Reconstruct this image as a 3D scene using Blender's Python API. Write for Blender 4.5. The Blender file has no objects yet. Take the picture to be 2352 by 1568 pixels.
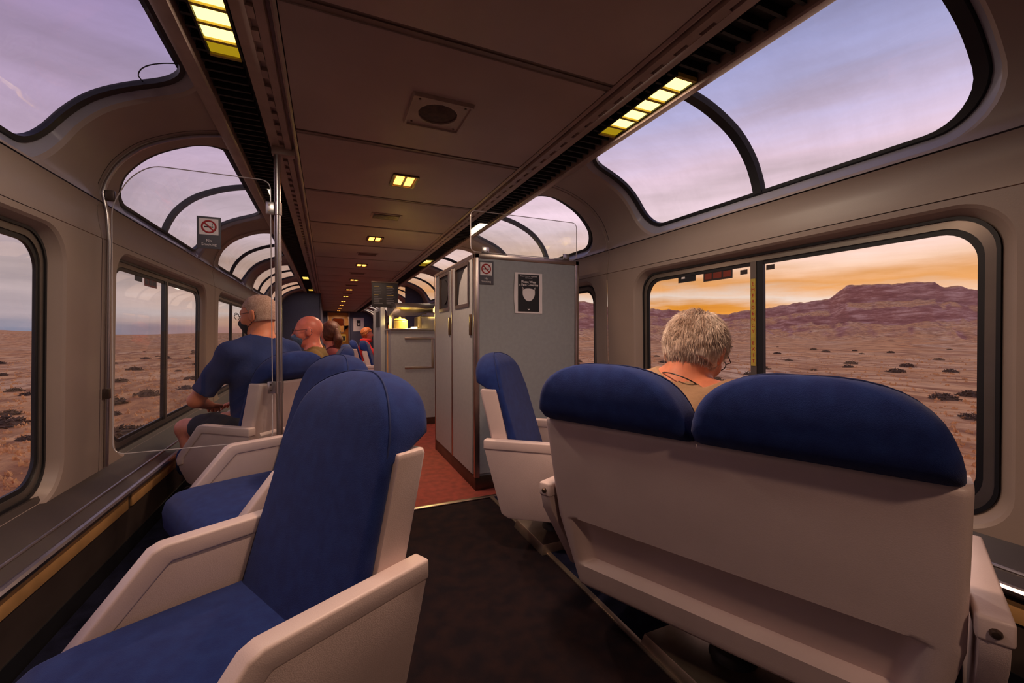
import bpy, bmesh, math, random
import numpy as np
from mathutils import Vector, Matrix
random.seed(7)
SC = bpy.context.scene
COL = SC.collection
PI = math.pi
def s2l(c):
    return tuple(((x / 12.92) if x <= 0.04045 else ((x + 0.055) / 1.055) ** 2.4) for x in c)
def rgb(r, g, b):
    return s2l((r / 255, g / 255, b / 255))

# ------------------------------------------------------------------ camera
cam_d = bpy.data.cameras.new('camera')
cam_d.sensor_width = 36.0
cam_d.lens = 970.6 / 2352 * 36.0
cam_d.clip_start = 0.02
cam_d.clip_end = 20000
cam = bpy.data.objects.new('camera', cam_d)
COL.objects.link(cam)
cam.location = (-0.468, 0.0, 1.05)
cam.rotation_euler = (PI / 2 - 0.0164, 0, -0.4132)
SC.camera = cam
SC.view_settings.view_transform = 'Standard'
SC.view_settings.look = 'None'
SC.view_settings.gamma = 1.0
SC.view_settings.use_curve_mapping = False
SC.view_settings.exposure = 0.0

# ------------------------------------------------------------------ sky
SUN_AZ = math.radians(48)
def build_world():
    w = bpy.data.worlds.new('sunset_sky')
    SC.world = w
    w.use_nodes = True
    nt = w.node_tree
    nt.nodes.clear()
    N = nt.nodes.new
    L = nt.links.new
    out = N('ShaderNodeOutputWorld'); bg = N('ShaderNodeBackground')
    tc = N('ShaderNodeTexCoord'); sep = N('ShaderNodeSeparateXYZ')
    L(tc.outputs['Generated'], sep.inputs[0])
    def math_(op, a, b=None, clamp=False):
        n = N('ShaderNodeMath'); n.operation = op; n.use_clamp = clamp
        for i, v in enumerate((a, b)):
            if v is None: continue
            if isinstance(v, (int, float)): n.inputs[i].default_value = v
            else: L(v, n.inputs[i])
        return n.outputs[0]
    z = math_('MAXIMUM', sep.outputs['Z'], 0.0)
    # bend elevation a little with long streaky cloud noise
    mp = N('ShaderNodeMapping'); mp.inputs['Scale'].default_value = (1.5, 1.5, 11.0); mp.inputs['Rotation'].default_value = (0.05, 0.04, 0.0)
    L(tc.outputs['Generated'], mp.inputs[0])
    no = N('ShaderNodeTexNoise'); no.inputs['Scale'].default_value = 1.3; no.inputs['Detail'].default_value = 6; no.inputs['Roughness'].default_value = 0.55
    L(mp.outputs[0], no.inputs[0])
    cl = math_('SUBTRACT', no.outputs[0], 0.5)
    bend = math_('MULTIPLY', cl, 0.17)
    zz = math_('ADD', z, bend)
    def ramp(stops, fac):
        r = N('ShaderNodeValToRGB'); e = r.color_ramp.elements
        while len(e) < len(stops): e.new(0.5)
        for el, (p, c) in zip(e, stops):
            el.position = p; el.color = (*rgb(*c), 1)
        L(fac, r.inputs[0]); return r.outputs[0]
    warm = ramp([(0.0, (255, 140, 24)), (0.035, (255, 168, 62)), (0.065, (255, 230, 212)), (0.095, (246, 172, 100)), (0.14, (252, 208, 178)),
                 (0.23, (250, 222, 226)), (0.33, (240, 210, 224)), (0.43, (192, 186, 224)), (0.54, (150, 154, 198)), (1.0, (124, 116, 160))], zz)
    cool = ramp([(0.0, (146, 146, 166)), (0.03, (180, 164, 170)), (0.10, (196, 176, 176)), (0.25, (196, 172, 188)), (0.5, (164, 142, 178)), (1.0, (132, 120, 162))], zz)
    dotx = math_('MULTIPLY', sep.outputs['X'], math.sin(SUN_AZ)); doty = math_('MULTIPLY', sep.outputs['Y'], math.cos(SUN_AZ))
    dt = math_('ADD', dotx, doty)
    hx = math_('POWER', math_('ADD', math_('MULTIPLY', sep.outputs['X'], sep.outputs['X']), math_('MULTIPLY', sep.outputs['Y'], sep.outputs['Y'])), 0.5)
    ca = math_('DIVIDE', dt, math_('MAXIMUM', hx, 0.001))
    mr = N('ShaderNodeMapRange'); mr.interpolation_type = 'SMOOTHSTEP'
    mr.inputs['From Min'].default_value = 0.28; mr.inputs['From Max'].default_value = 0.88
    L(ca, mr.inputs[0])
    mix = N('ShaderNodeMix'); mix.data_type = 'RGBA'
    L(mr.outputs[0], mix.inputs[0]); L(cool, mix.inputs[6]); L(warm, mix.inputs[7])
    # brightness of the cloud streaks
    mul = math_('MULTIPLY_ADD', cl, 1.25); 
    n = mul.node; n.inputs[2].default_value = 1.0
    mix2 = N('ShaderNodeMix'); mix2.data_type = 'RGBA'; mix2.blend_type = 'MULTIPLY'; mix2.inputs[0].default_value = 1.0
    L(mix.outputs[2], mix2.inputs[6]); L(mul, mix2.inputs[7])
    L(mix2.outputs[2], bg.inputs[0]); bg.inputs[1].default_value = 1.0
    L(bg.outputs[0], out.inputs[0])
build_world()
# afterglow of the sun that has just gone down behind the mesas
sd_ = bpy.data.lights.new('afterglow_sun', 'SUN'); sd_.energy = 0.55; sd_.angle = math.radians(50); sd_.color = (1.0, 0.64, 0.44)
so_ = bpy.data.objects.new('afterglow_sun', sd_); COL.objects.link(so_); so_.location = (0, 0, 40)
so_.rotation_euler = (PI / 2 - math.radians(16), 0, PI - SUN_AZ)

# ------------------------------------------------------------------ materials
MATS = {}
def mat(name, col, rough=0.6, metal=0.0, var=0.10, scale=6.0, bump=0.0, bscale=120.0, spec=0.5, coat=0.0, sheen=0.0, col2=None, stretch=(1, 1, 1), emit=None, es=0.0, trans=0.0, sub=0.0):
    if name in MATS: return MATS[name]
    m = bpy.data.materials.new(name); m.use_nodes = True
    nt = m.node_tree; b = nt.nodes['Principled BSDF']; N = nt.nodes.new; L = nt.links.new
    c1 = rgb(*col)
    tc = N('ShaderNodeTexCoord'); mp = N('ShaderNodeMapping'); mp.inputs['Scale'].default_value = stretch
    L(tc.outputs['Object'], mp.inputs[0])
    no = N('ShaderNodeTexNoise'); no.inputs['Scale'].default_value = scale; no.inputs['Detail'].default_value = 5
    L(mp.outputs[0], no.inputs[0])
    r = N('ShaderNodeValToRGB')
    c2 = rgb(*col2) if col2 else tuple(x * (1 - var) for x in c1)
    c3 = c1 if col2 else tuple(min(1, x * (1 + var)) for x in c1)
    r.color_ramp.elements[0].position = 0.35; r.color_ramp.elements[1].position = 0.65
    r.color_ramp.elements[0].color = (*c2, 1); r.color_ramp.elements[1].color = (*c3, 1)
    L(no.outputs[0], r.inputs[0]); L(r.outputs[0], b.inputs['Base Color'])
    b.inputs['Roughness'].default_value = rough; b.inputs['Metallic'].default_value = metal
    b.inputs['Specular IOR Level'].default_value = spec; b.inputs['Coat Weight'].default_value = coat
    b.inputs['Sheen Weight'].default_value = sheen
    if sub: b.inputs['Subsurface Weight'].default_value = sub; b.inputs['Subsurface Radius'].default_value = (0.02, 0.006, 0.003); b.inputs['Subsurface Scale'].default_value = 0.3
    if emit: b.inputs['Emission Color'].default_value = (*rgb(*emit), 1); b.inputs['Emission Strength'].default_value = es
    if bump:
        n2 = N('ShaderNodeTexNoise'); n2.inputs['Scale'].default_value = bscale; n2.inputs['Detail'].default_value = 3
        L(tc.outputs['Object'], n2.inputs[0])
        bp = N('ShaderNodeBump'); bp.inputs['Strength'].default_value = bump; bp.inputs['Distance'].default_value = 0.004
        L(n2.outputs[0], bp.inputs['Height']); L(bp.outputs[0], b.inputs['Normal'])
    MATS[name] = m
    return m

def glass_mat(name, tint=(245, 245, 250), refl=0.05, dirt=0.06, dscale=5.0, stretch=(1, 1, 1)):
    m = bpy.data.materials.new(name); m.use_nodes = True
    nt = m.node_tree; nt.nodes.clear(); N = nt.nodes.new; L = nt.links.new
    out = N('ShaderNodeOutputMaterial'); tr = N('ShaderNodeBsdfTransparent'); tr.inputs[0].default_value = (*rgb(*tint), 1)
    gl = N('ShaderNodeBsdfGlossy'); gl.inputs['Roughness'].default_value = 0.02
    la = N('ShaderNodeLayerWeight'); la.inputs[0].default_value = 0.5
    lp_ = N('ShaderNodeMath'); lp_.operation = 'POWER'; lp_.inputs[1].default_value = 4.0; L(la.outputs['Facing'], lp_.inputs[0])
    lw = N('ShaderNodeMath'); lw.operation = 'MULTIPLY_ADD'; lw.inputs[1].default_value = 0.45; lw.inputs[2].default_value = refl; L(lp_.outputs[0], lw.inputs[0])
    df = N('ShaderNodeBsdfTranslucent'); df.inputs[0].default_value = (0.55, 0.5, 0.5, 1)
    dd = N('ShaderNodeBsdfDiffuse'); dd.inputs[0].default_value = (0.5, 0.45, 0.42, 1)
    a0 = N('ShaderNodeMixShader'); a0.inputs[0].default_value = 0.4; L(df.outputs[0], a0.inputs[1]); L(dd.outputs[0], a0.inputs[2])
    tc = N('ShaderNodeTexCoord'); mp = N('ShaderNodeMapping'); mp.inputs['Scale'].default_value = stretch
    L(tc.outputs['Object'], mp.inputs[0])
    no = N('ShaderNodeTexNoise'); no.inputs['Scale'].default_value = dscale; no.inputs['Detail'].default_value = 8; no.inputs['Roughness'].default_value = 0.62
    L(mp.outputs[0], no.inputs[0])
    mr = N('ShaderNodeMapRange'); mr.inputs[1].default_value = 0.42; mr.inputs[2].default_value = 0.8; mr.inputs[3].default_value = dirt * 0.3; mr.inputs[4].default_value = dirt * 4
    L(no.outputs[0], mr.inputs[0])
    m1 = N('ShaderNodeMixShader'); L(lw.outputs[0], m1.inputs[0]); L(tr.outputs[0], m1.inputs[1]); L(gl.outputs[0], m1.inputs[2])
    m2 = N('ShaderNodeMixShader'); L(mr.outputs[0], m2.inputs[0]); L(m1.outputs[0], m2.inputs[1]); L(a0.outputs[0], m2.inputs[2])
    L(m2.outputs[0], out.inputs[0])
    return m
def emit_mat(name, col, strength):
    m = bpy.data.materials.new(name); m.use_nodes = True
    nt = m.node_tree; nt.nodes.clear()
    out = nt.nodes.new('ShaderNodeOutputMaterial'); e = nt.nodes.new('ShaderNodeEmission')
    e.inputs[0].default_value = (*rgb(*col), 1); e.inputs[1].default_value = strength
    nt.links.new(e.outputs[0], out.inputs[0]); return m

M_PANEL = mat('panel_beige', (154, 136, 126), 0.38, var=0.05, scale=2.5, bump=0.05, bscale=260)
M_REVEAL = mat('reveal_grey', (152, 148, 158), 0.12, var=0.05, scale=2)
M_CEIL = mat('ceiling_panel', (160, 140, 132), 0.5, var=0.05, scale=3, bump=0.08, bscale=300)
M_SEAMD = mat('seam_dark', (52, 42, 40), 0.6)
M_BLACK = mat('rubber_black', (24, 24, 28), 0.45, var=0.15)
M_CHAN = mat('channel_black', (22, 20, 20), 0.6, var=0.2)
M_RAIL = mat('rail_grey', (150, 128, 118), 0.4, var=0.12, scale=8)
M_ALU = mat('aluminium', (176, 158, 150), 0.32, 1.0, var=0.08, scale=10)
M_STEEL = mat('steel_satin', (190, 182, 180), 0.28, 1.0, var=0.08, scale=20, stretch=(1, 1, 0.1))
M_DSTEEL = mat('steel_dark', (98, 84, 76), 0.4, 0.9, var=0.2, scale=8)
M_BASE = mat('base_steel', (168, 150, 134), 0.38, 0.85, var=0.2, scale=9)
M_FRAME = mat('window_frame_metal', (128, 118, 110), 0.35, 0.7, var=0.08)
M_SILL = mat('sill_dark', (66, 56, 52), 0.35, var=0.12, scale=5)
M_CARPET = mat('carpet_dark', (40, 27, 29), 0.95, var=0.35, scale=14, bump=0.6, bscale=600, spec=0.1, col2=(27, 21, 27))
M_CARPET2 = mat('carpet_navy', (24, 25, 44), 0.95, var=0.3, scale=20, bump=0.6, bscale=600, spec=0.1)
M_RED = mat('carpet_red', (126, 50, 40), 0.9, var=0.2, scale=20, bump=0.4, bscale=500)
M_BEIGE = mat('seat_plastic', (212, 190, 186), 0.42, var=0.05, scale=5, bump=0.10, bscale=420)
M_BEIGED = mat('seat_plastic_grain', (202, 180, 176), 0.55, var=0.05, scale=5, bump=0.22, bscale=520)
M_BLUE = mat('seat_fabric_blue', (26, 48, 110), 0.88, var=0.14, scale=28, bump=0.35, bscale=700, sheen=0.08, spec=0.25, col2=(20, 38, 98))
M_PIPE = mat('seat_piping', (20, 36, 88), 0.85, var=0.1)
M_CAB = mat('cabinet_laminate', (156, 158, 160), 0.4, var=0.04, scale=40, bump=0.05, bscale=300)
M_NAVYW = mat('bulkhead_navy', (72, 74, 98), 0.7, var=0.08, scale=60, bump=0.1, bscale=400)
M_GLASS = glass_mat('window_glass', (250, 249, 250), 0.03, 0.014, 7.0)
M_GLASSUP = glass_mat('window_glass_upper', (248, 248, 252), 0.03, 0.035, 4.0, (1, 1.6, 0.7))
M_ACRYL = glass_mat('acrylic_clear', (251, 252, 251), 0.025, 0.004, 6.0)
M_ACEDGE = mat('acrylic_edge', (214, 204, 206), 0.2, var=0.05, emit=None)
M_POTLIT = mat('steel_pot_lit_yellow', (232, 206, 110), 0.3, 0.55, var=0.1)  # steel with the yellow hood light put into its colour
M_WHITE = mat('paper_white', (232, 222, 222), 0.7, var=0.03)
M_PBLACK = mat('print_black', (26, 24, 30), 0.6, var=0.05)
M_PGREY = mat('print_grey', (86, 84, 92), 0.6, var=0.05)
M_PRED = mat('print_red', (170, 26, 34), 0.6, var=0.05)
M_YEL = mat('strip_yellow', (182, 156, 66), 0.6, var=0.12, scale=30)
M_LAMP = emit_mat('lamp_warm', (255, 160, 62), 6.0)
M_TUBE = emit_mat('tube_yellow', (255, 226, 120), 3.2)
M_TUBED = emit_mat('tube_dim', (214, 176, 30), 0.55)
M_HOODL = emit_mat('hood_lamp', (255, 214, 120), 4.0)
M_GRILLE = mat('speaker_grille', (70, 52, 44), 0.8, var=0.3, scale=40)
M_ORANGE_S = mat('strip_gold_tone', (226, 176, 116), 0.4, 0.4, var=0.15)  # gold light caught by the heater strips is put into this colour

# ------------------------------------------------------------------ mesh helpers
class MB:
    def __init__(s): s.v = []; s.f = []
    def add(s, verts, faces):
        o = len(s.v); s.v += [tuple(p) for p in verts]; s.f += [tuple(i + o for i in f) for f in faces]; return s
    def box(s, x0, x1, y0, y1, z0, z1):
        return s.add([(x0, y0, z0), (x1, y0, z0), (x1, y1, z0), (x0, y1, z0), (x0, y0, z1), (x1, y0, z1), (x1, y1, z1), (x0, y1, z1)],
                     [(0, 3, 2, 1), (4, 5, 6, 7), (0, 1, 5, 4), (1, 2, 6, 5), (2, 3, 7, 6), (3, 0, 4, 7)])
    def prism(s, poly, axis, a, b):
        """extrude a 2-D polygon along an axis; axis 'x': poly is (y,z); 'y': (x,z); 'z': (x,y)"""
        n = len(poly)
        def P(p, t): return {'x': (t, p[0], p[1]), 'y': (p[0], t, p[1]), 'z': (p[0], p[1], t)}[axis]
        return s.add([P(p, a) for p in poly] + [P(p, b) for p in poly],
                     [tuple(range(n))[::-1], tuple(range(n, 2 * n))] + [(i, (i + 1) % n, n + (i + 1) % n, n + i) for i in range(n)])
    def tube(s, pts, r, seg=10, cap=True, closed=False):
        pts = [Vector(p) for p in pts]; n = len(pts)
        rs = r if isinstance(r, (list, tuple)) else [r] * n
        V = []; ref = None
        for i, p in enumerate(pts):
            if closed: t = pts[(i + 1) % n] - pts[i - 1]
            else: t = pts[min(i + 1, n - 1)] - pts[max(i - 1, 0)]
            t.normalize()
            if ref is None:
                ref = Vector((0, 0, 1)) if abs(t.z) < 0.9 else Vector((1, 0, 0))
            u = (ref - t * ref.dot(t)).normalized(); w = t.cross(u); ref = u
            for k in range(seg):
                a = 2 * PI * k / seg; V.append(p + (u * math.cos(a) + w * math.sin(a)) * rs[i])
        Fc = []
        for i in range(n if closed else n - 1):
            for k in range(seg):
                a = i * seg + k; b = i * seg + (k + 1) % seg; j = ((i + 1) % n) * seg
                Fc.append((a, b, j + (k + 1) % seg, j + k))
        if cap and not closed:
            Fc.append(tuple(range(seg))[::-1]); Fc.append(tuple((n - 1) * seg + k for k in range(seg)))
        return s.add(V, Fc)
    def loft(s, loops, cap0=True, cap1=True, closed=True):
        n = len(loops[0]); V = [p for l in loops for p in l]; Fc = []
        for i in range(len(loops) - 1):
            for k in range(n if closed else n - 1):
                k2 = (k + 1) % n
                Fc.append((i * n + k, i * n + k2, (i + 1) * n + k2, (i + 1) * n + k))
        if cap0: Fc.append(tuple(range(n))[::-1])
        if cap1: Fc.append(tuple((len(loops) - 1) * n + k for k in range(n)))
        return s.add(V, Fc)
    def lathe(s, prof, seg=24, c=(0, 0, 0)):
        loops = [[(c[0] + r * math.cos(2 * PI * k / seg), c[1] + r * math.sin(2 * PI * k / seg), c[2] + z) for k in range(seg)] for r, z in prof]
        return s.loft(loops)
    def mesh(s, name, bevel=0.0, bseg=2, sharp=35, recalc=True):
        me = bpy.data.meshes.new(name); bm = bmesh.new()
        vs = [bm.verts.new(p) for p in s.v]
        for f in s.f:
            try: bm.faces.new([vs[i] for i in f])
            except ValueError: pass
        if recalc: bmesh.ops.recalc_face_normals(bm, faces=bm.faces)
        if bevel:
            es = [e for e in bm.edges if len(e.link_faces) == 2 and e.calc_face_angle(0) > 0.5]
            bmesh.ops.bevel(bm, geom=es, offset=bevel, segments=bseg, profile=0.5, affect='EDGES', clamp_overlap=True)
        for f in bm.faces: f.smooth = True
        lim = math.radians(sharp)
        for e in bm.edges:
            if len(e.link_faces) == 2 and e.calc_face_angle(0) > lim: e.smooth = False
        bm.to_mesh(me); bm.free(); return me
    def obj(s, name, m, parent=None, bevel=0.0, bseg=2, sharp=35, recalc=True):
        return link(name, s.mesh(name, bevel, bseg, sharp, recalc), m, parent)

def link(name, me, m, parent=None):
    if m is not None and not me.materials: me.materials.append(m)
    o = bpy.data.objects.new(name, me); COL.objects.link(o)
    if parent is not None: o.parent = parent
    return o
def empty(name, loc=(0, 0, 0), rz=0.0):
    o = bpy.data.objects.new(name, None); COL.objects.link(o); o.empty_display_size = 0.1
    o.location = loc; o.rotation_euler = (0, 0, rz); return o
def tag(o, label, cat, group=None, kind=None):
    o['label'] = label; o['category'] = cat
    if group: o['group'] = group
    if kind: o['kind'] = kind
    return o
def struct(o): o['kind'] = 'structure'; return o
def inst(src, parent, loc=None):
    o = src.copy(); COL.objects.link(o); o.parent = parent
    if loc: o.location = loc
    return o
def copy_tree(src, parent=None):
    c = src.copy(); COL.objects.link(c); c.parent = parent
    for ch in [o for o in COL.objects if o.parent == src]: copy_tree(ch, c)
    return c
def text_mesh(txt, size, m, parent, mat4, name='lettering', align='CENTER', bold=0.0, depth=0.0004, space=1.0):
    cu = bpy.data.curves.new('t', 'FONT'); cu.body = txt; cu.size = size; cu.align_x = align; cu.align_y = 'CENTER'
    cu.extrude = depth; cu.offset = bold; cu.resolution_u = 3; cu.space_line = space
    t = bpy.data.objects.new('t', cu); COL.objects.link(t)
    dg = bpy.context.evaluated_depsgraph_get(); dg.update()
    me = bpy.data.meshes.new_from_object(t.evaluated_get(dg))
    COL.objects.unlink(t); bpy.data.objects.remove(t); bpy.data.curves.remove(cu)
    me.materials.clear(); o = link(name, me, m, parent); o.matrix_local = mat4; return o
def rrect(cx, cy, hx, hy, r, n=8):
    pts = []
    for (sx, sy, a0) in ((1, 1, 0), (-1, 1, 90), (-1, -1, 180), (1, -1, 270)):
        for k in range(n + 1):
            a = math.radians(a0 + 90 * k / n)
            pts.append((cx + sx * (hx - r) + r * math.cos(a), cy + sy * (hy - r) + r * math.sin(a)))
    return pts

# ------------------------------------------------------------------ car shell constants
B = 2.161; Y0 = 0.406; BAYS = range(-1, 9)
YEND = Y0 + B * 9; YREAR = Y0 - B
WC = 1.0115; WH = 0.7685           # window centre inside a bay, half length
ZC = 2.053
def seam(i): return Y0 + B * i

# floor ------------------------------------------------------------
fl = MB().box(-1.40, 1.40, YREAR, YEND, -0.12, 0.0).obj('floor', M_CARPET); struct(fl)
MB().box(0.508, 1.36, YREAR + .02, 2.54, 0.0005, 0.006).obj('carpet_strip', M_CARPET2, fl)
MB().box(-1.34, -0.42, YREAR + .02, 11.1, 0.0005, 0.006).obj('carpet_strip', M_CARPET2, fl)
MB().box(0.485, 0.508, YREAR + .02, 2.54, 0.0005, 0.010).obj('floor_edging', M_BASE, fl, bevel=0.002)
fr = MB().box(-0.34, 1.36, 2.55, YEND - .07, 0.0005, 0.006).obj('floor_galley', M_RED); struct(fr)
th = MB().box(-0.36, 1.36, 2.528, 2.562, 0.0005, 0.008).obj('trim_1', M_ALU, None, bevel=0.003); struct(th)

# profile of the arch (offset from centre, z)
PIN = [(1.424, 1.670), (1.438, 1.715), (1.412, 1.80), (1.362, 1.885), (1.268, 1.972), (1.12, 2.042), (0.98, 2.077), (0.90, 2.088)]
def spline(P, n=60):
    P = [Vector((a, b)) for a, b in P]; P = [2 * P[0] - P[1]] + P + [2 * P[-1] - P[-2]]
    out = []
    for i in range(1, len(P) - 2):
        for k in range(n):
            t = k / n
            out.append(0.5 * ((2 * P[i]) + (-P[i - 1] + P[i + 1]) * t + (2 * P[i - 1] - 5 * P[i] + 4 * P[i + 1] - P[i + 2]) * t * t + (-P[i - 1] + 3 * P[i] - 3 * P[i + 1] + P[i + 2]) * t ** 3))
    out.append(P[-2]); return out
_pp = spline(PIN, 20)
_ss = [0.0]
for a, b in zip(_pp[:-1], _pp[1:]): _ss.append(_ss[-1] + (b - a).length)
STOT = _ss[-1]
def prof(s, off=0.0):
    s = min(max(s, 0), STOT)
    i = int(np.searchsorted(_ss, s)) ; i = min(max(i, 1), len(_ss) - 1)
    t = (s - _ss[i - 1]) / max(1e-9, _ss[i] - _ss[i - 1])
    p = _pp[i - 1].lerp(_pp[i], t); d = (_pp[i] - _pp[i - 1]).normalized()
    nrm = Vector((d.y, -d.x))          # outward
    return p + nrm * off
def arch_pt(sg, y, s, off=0.0):
    p = prof(s, off); return (sg * p.x, y, p.y)
def low_in(sg, y, z): return (sg * (1.445 - (z - 0.41) * 0.024), y, z)
def low_out(sg, y, z, off=0.0): return (sg * (1.492 - (z - 0.49) * 0.02 + off), y, z)

def ring(mb, mapA, loopA, mapB, loopB, steps=1):
    n = len(loopA); L = []
    for k in range(steps + 1):
        t = k / steps
        L.append([mapA(a[0] + (b[0] - a[0]) * t, a[1] + (b[1] - a[1]) * t) if mapB is None else
                  tuple(Vector(mapA(*a)).lerp(Vector(mapB(*b)), t)) for a, b in zip(loopA, loopB)])
    mb.loft(L, False, False)
def outer_rect(loop, cx, cy, hx, hy):
    out = []
    for (x, y) in loop:
        dx, dy = x - cx, y - cy
        k = min(hx / abs(dx) if abs(dx) > 1e-9 else 1e9, hy / abs(dy) if abs(dy) > 1e-9 else 1e9)
        out.append((cx + dx * k, cy + dy * k))
    # snap the four nearest points to the corners
    for sx in (-1, 1):
        for sy in (-1, 1):
            c = (cx + sx * hx, cy + sy * hy)
            i = min(range(len(out)), key=lambda j: (out[j][0] - c[0]) ** 2 + (out[j][1] - c[1]) ** 2); out[i] = c
    return out

def dens(loop, maxd=0.09):
    out = []
    for a, b in zip(loop, loop[1:] + loop[:1]):
        n = max(1, int(math.hypot(b[0] - a[0], b[1] - a[1]) / maxd))
        for k in range(n): out.append((a[0] + (b[0] - a[0]) * k / n, a[1] + (b[1] - a[1]) * k / n))
    return out

def bay_meshes(sg):
    """meshes of one bay, y measured from its seam"""
    D = {}
    hb = B / 2
    # lower wall panel with its opening and reveal
    op = dens(rrect(WC, 0.9425, WH + 0.085, 0.4525 + 0.080, 0.13))
    oc = dens(rrect(WC, 0.9425, WH + 0.045, 0.4525 + 0.045, 0.115))
    n = min(len(op), len(oc))
    def resamp(loop, N):
        P = loop + loop[:1]; d = [0]
        for a, b in zip(P[:-1], P[1:]): d.append(d[-1] + math.hypot(b[0] - a[0], b[1] - a[1]))
        t = np.linspace(0, d[-1], N, endpoint=False)
        return list(zip(np.interp(t, d, [p[0] for p in P]), np.interp(t, d, [p[1] for p in P])))
    # same angular sampling for all loops: build from the same rrect parametrisation
    def rr(hx, hz, r, cz): return rrect_d(WC, cz, hx, hz, r)
    def rrect_d(cx, cy, hx, hy, r, n=8, ex=10, ey=6):
        pts = rrect(cx, cy, hx, hy, r, n); out = []
        q = n + 1
        for k in range(4):
            out += pts[k * q:(k + 1) * q]
            a = pts[k * q + n]; b = pts[((k + 1) * q) % (4 * q)]
            m_ = ex if k in (0, 2) else ey
            for j in range(1, m_): out.append((a[0] + (b[0] - a[0]) * j / m_, a[1] + (b[1] - a[1]) * j / m_))
        return out
    mapI = lambda y, z: low_in(sg, y, z); mapO = lambda y, z: low_out(sg, y, z)
    mb = MB(); L0 = rr(WH + 0.095, 0.4525 + 0.078, 0.14, 0.9425)
    R0 = outer_rect(L0, hb, 0.9525, hb - 0.003, 0.5425)
    ring(mb, mapI, R0, None, L0, 2)
    L1 = rr(WH + 0.085, 0.4525 + 0.068, 0.135, 0.9425); L2 = rr(WH + 0.048, 0.4525 + 0.046, 0.118, 0.9425)
    mid = lambda y, z: tuple(Vector(mapI(y, z)).lerp(Vector(mapO(y, z)), 0.16))
    ring(mb, mapI, L0, mid, L1); 
    mb2 = mb
    ring(mb2, mid, L1, mapO, L2)
    D['lower_panel'] = mb.mesh('lower_panel', sharp=50)
    # gasket, frame, seal of the lower window
    def fr_ring(o0, o1, h0, h1):
        m_ = MB()
        A = rr(WH + o0, 0.4525 + o0, 0.10 + 0.4 * o0, 0.9425); C_ = rr(WH + o1, 0.4525 + o1, 0.10 + 0.4 * o1, 0.9425)
        f0 = lambda y, z: low_out(sg, y, z, 0.004); f1 = lambda y, z: low_out(sg, y, z, -h0); f2 = lambda y, z: low_out(sg, y, z, -h1)
        ring(m_, f0, A, f1, A); ring(m_, f1, A, f2, C_); ring(m_, f2, C_, f0, C_)
        return m_
    D['gasket'] = fr_ring(0.040, 0.050, 0.014, 0.014).mesh('gasket')
    D['frame'] = fr_ring(0.014, 0.040, 0.011, 0.008).mesh('frame')
    D['seal'] = fr_ring(-0.004, 0.014, 0.006, 0.006).mesh('seal')
    for nm, (a, b) in (('paneA', (-WH, -0.018)), ('paneB', (0.018, WH))):
        m_ = MB(); q = [(WC + a, 0.49), (WC + b, 0.49), (WC + b, 1.395), (WC + a, 1.395)]
        m_.add([mapO(*p) for p in q], [(0, 1, 2, 3)]); D[nm] = m_.mesh('pane', recalc=False)
    m_ = MB()
    m_.loft([[low_out(sg, WC + 0.004, z, 0.01), low_out(sg, WC + 0.036, z, 0.01), low_out(sg, WC + 0.036, z, -0.012), low_out(sg, WC + 0.004, z, -0.012)] for z in (0.47, 1.41)])
    D['mullion'] = m_.mesh('mullion')
    m_ = MB()
    m_.loft([[low_out(sg, WC - 0.028, z, 0.01), low_out(sg, WC + 0.004, z, 0.01), low_out(sg, WC + 0.004, z, -0.009), low_out(sg, WC - 0.028, z, -0.009)] for z in (0.47, 1.41)])
    D['mullion_seal'] = m_.mesh('mullion_seal')
    # beam between the window rows
    m_ = MB(); pf = [(1.421, 1.499), (1.424, 1.53), (1.432, 1.58), (1.436, 1.64), (1.424, 1.664), (1.405 + 0.06, 1.664), (1.47, 1.499)]
    m_.prism([(sg * a, b) for a, b in pf], 'y', 0.003, B - 0.003); D['beam_panel'] = m_.mesh('beam_panel', sharp=40)
    # arch panel
    mapA = lambda y, s: arch_pt(sg, y, s); mapG = lambda y, s: arch_pt(sg, y, s, 0.038)
    s0, s1 = 0.075, STOT - 0.085
    cs, hs = (s0 + s1) / 2, (s1 - s0) / 2
    L0 = rrect_d(WC, cs - 0.004, WH + 0.080, hs + 0.058, 0.19, 8, 14, 16)
    L1 = rrect_d(WC, cs, WH + 0.042, hs + 0.016, 0.165, 8, 14, 16)
    L2 = rrect_d(WC, cs, WH, hs, 0.14, 8, 14, 16)
    R0 = outer_rect(L0, hb, STOT / 2, hb - 0.003, STOT / 2)
    mb = MB(); ring(mb, mapA, R0, None, L0, 6); ring(mb, mapA, L0, lambda y, s: arch_pt(sg, y, s, 0.012), rrect_d(WC, cs - 0.002, WH + 0.066, hs + 0.048, 0.18, 8, 14, 16))
    D['arch_panel'] = mb.mesh('arch_panel', sharp=60)
    mb = MB(); ring(mb, lambda y, s: arch_pt(sg, y, s, 0.012), rrect_d(WC, cs - 0.002, WH + 0.066, hs + 0.048, 0.18, 8, 14, 16), mapG, L1, 3)
    D['reveal'] = mb.mesh('reveal', sharp=60)
    mb = MB(); mapS = lambda y, s: arch_pt(sg, y, s, 0.028)
    ring(mb, mapG, L1, mapS, rrect_d(WC, cs, WH + 0.036, hs + 0.012, 0.16, 8, 14, 16)); ring(mb, mapS, rrect_d(WC, cs, WH + 0.036, hs + 0.012, 0.16, 8, 14, 16), mapS, L2); ring(mb, mapS, L2, lambda y, s: arch_pt(sg, y, s, 0.048), L2)
    D['arch_seal'] = mb.mesh('arch_seal', sharp=45)
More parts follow.
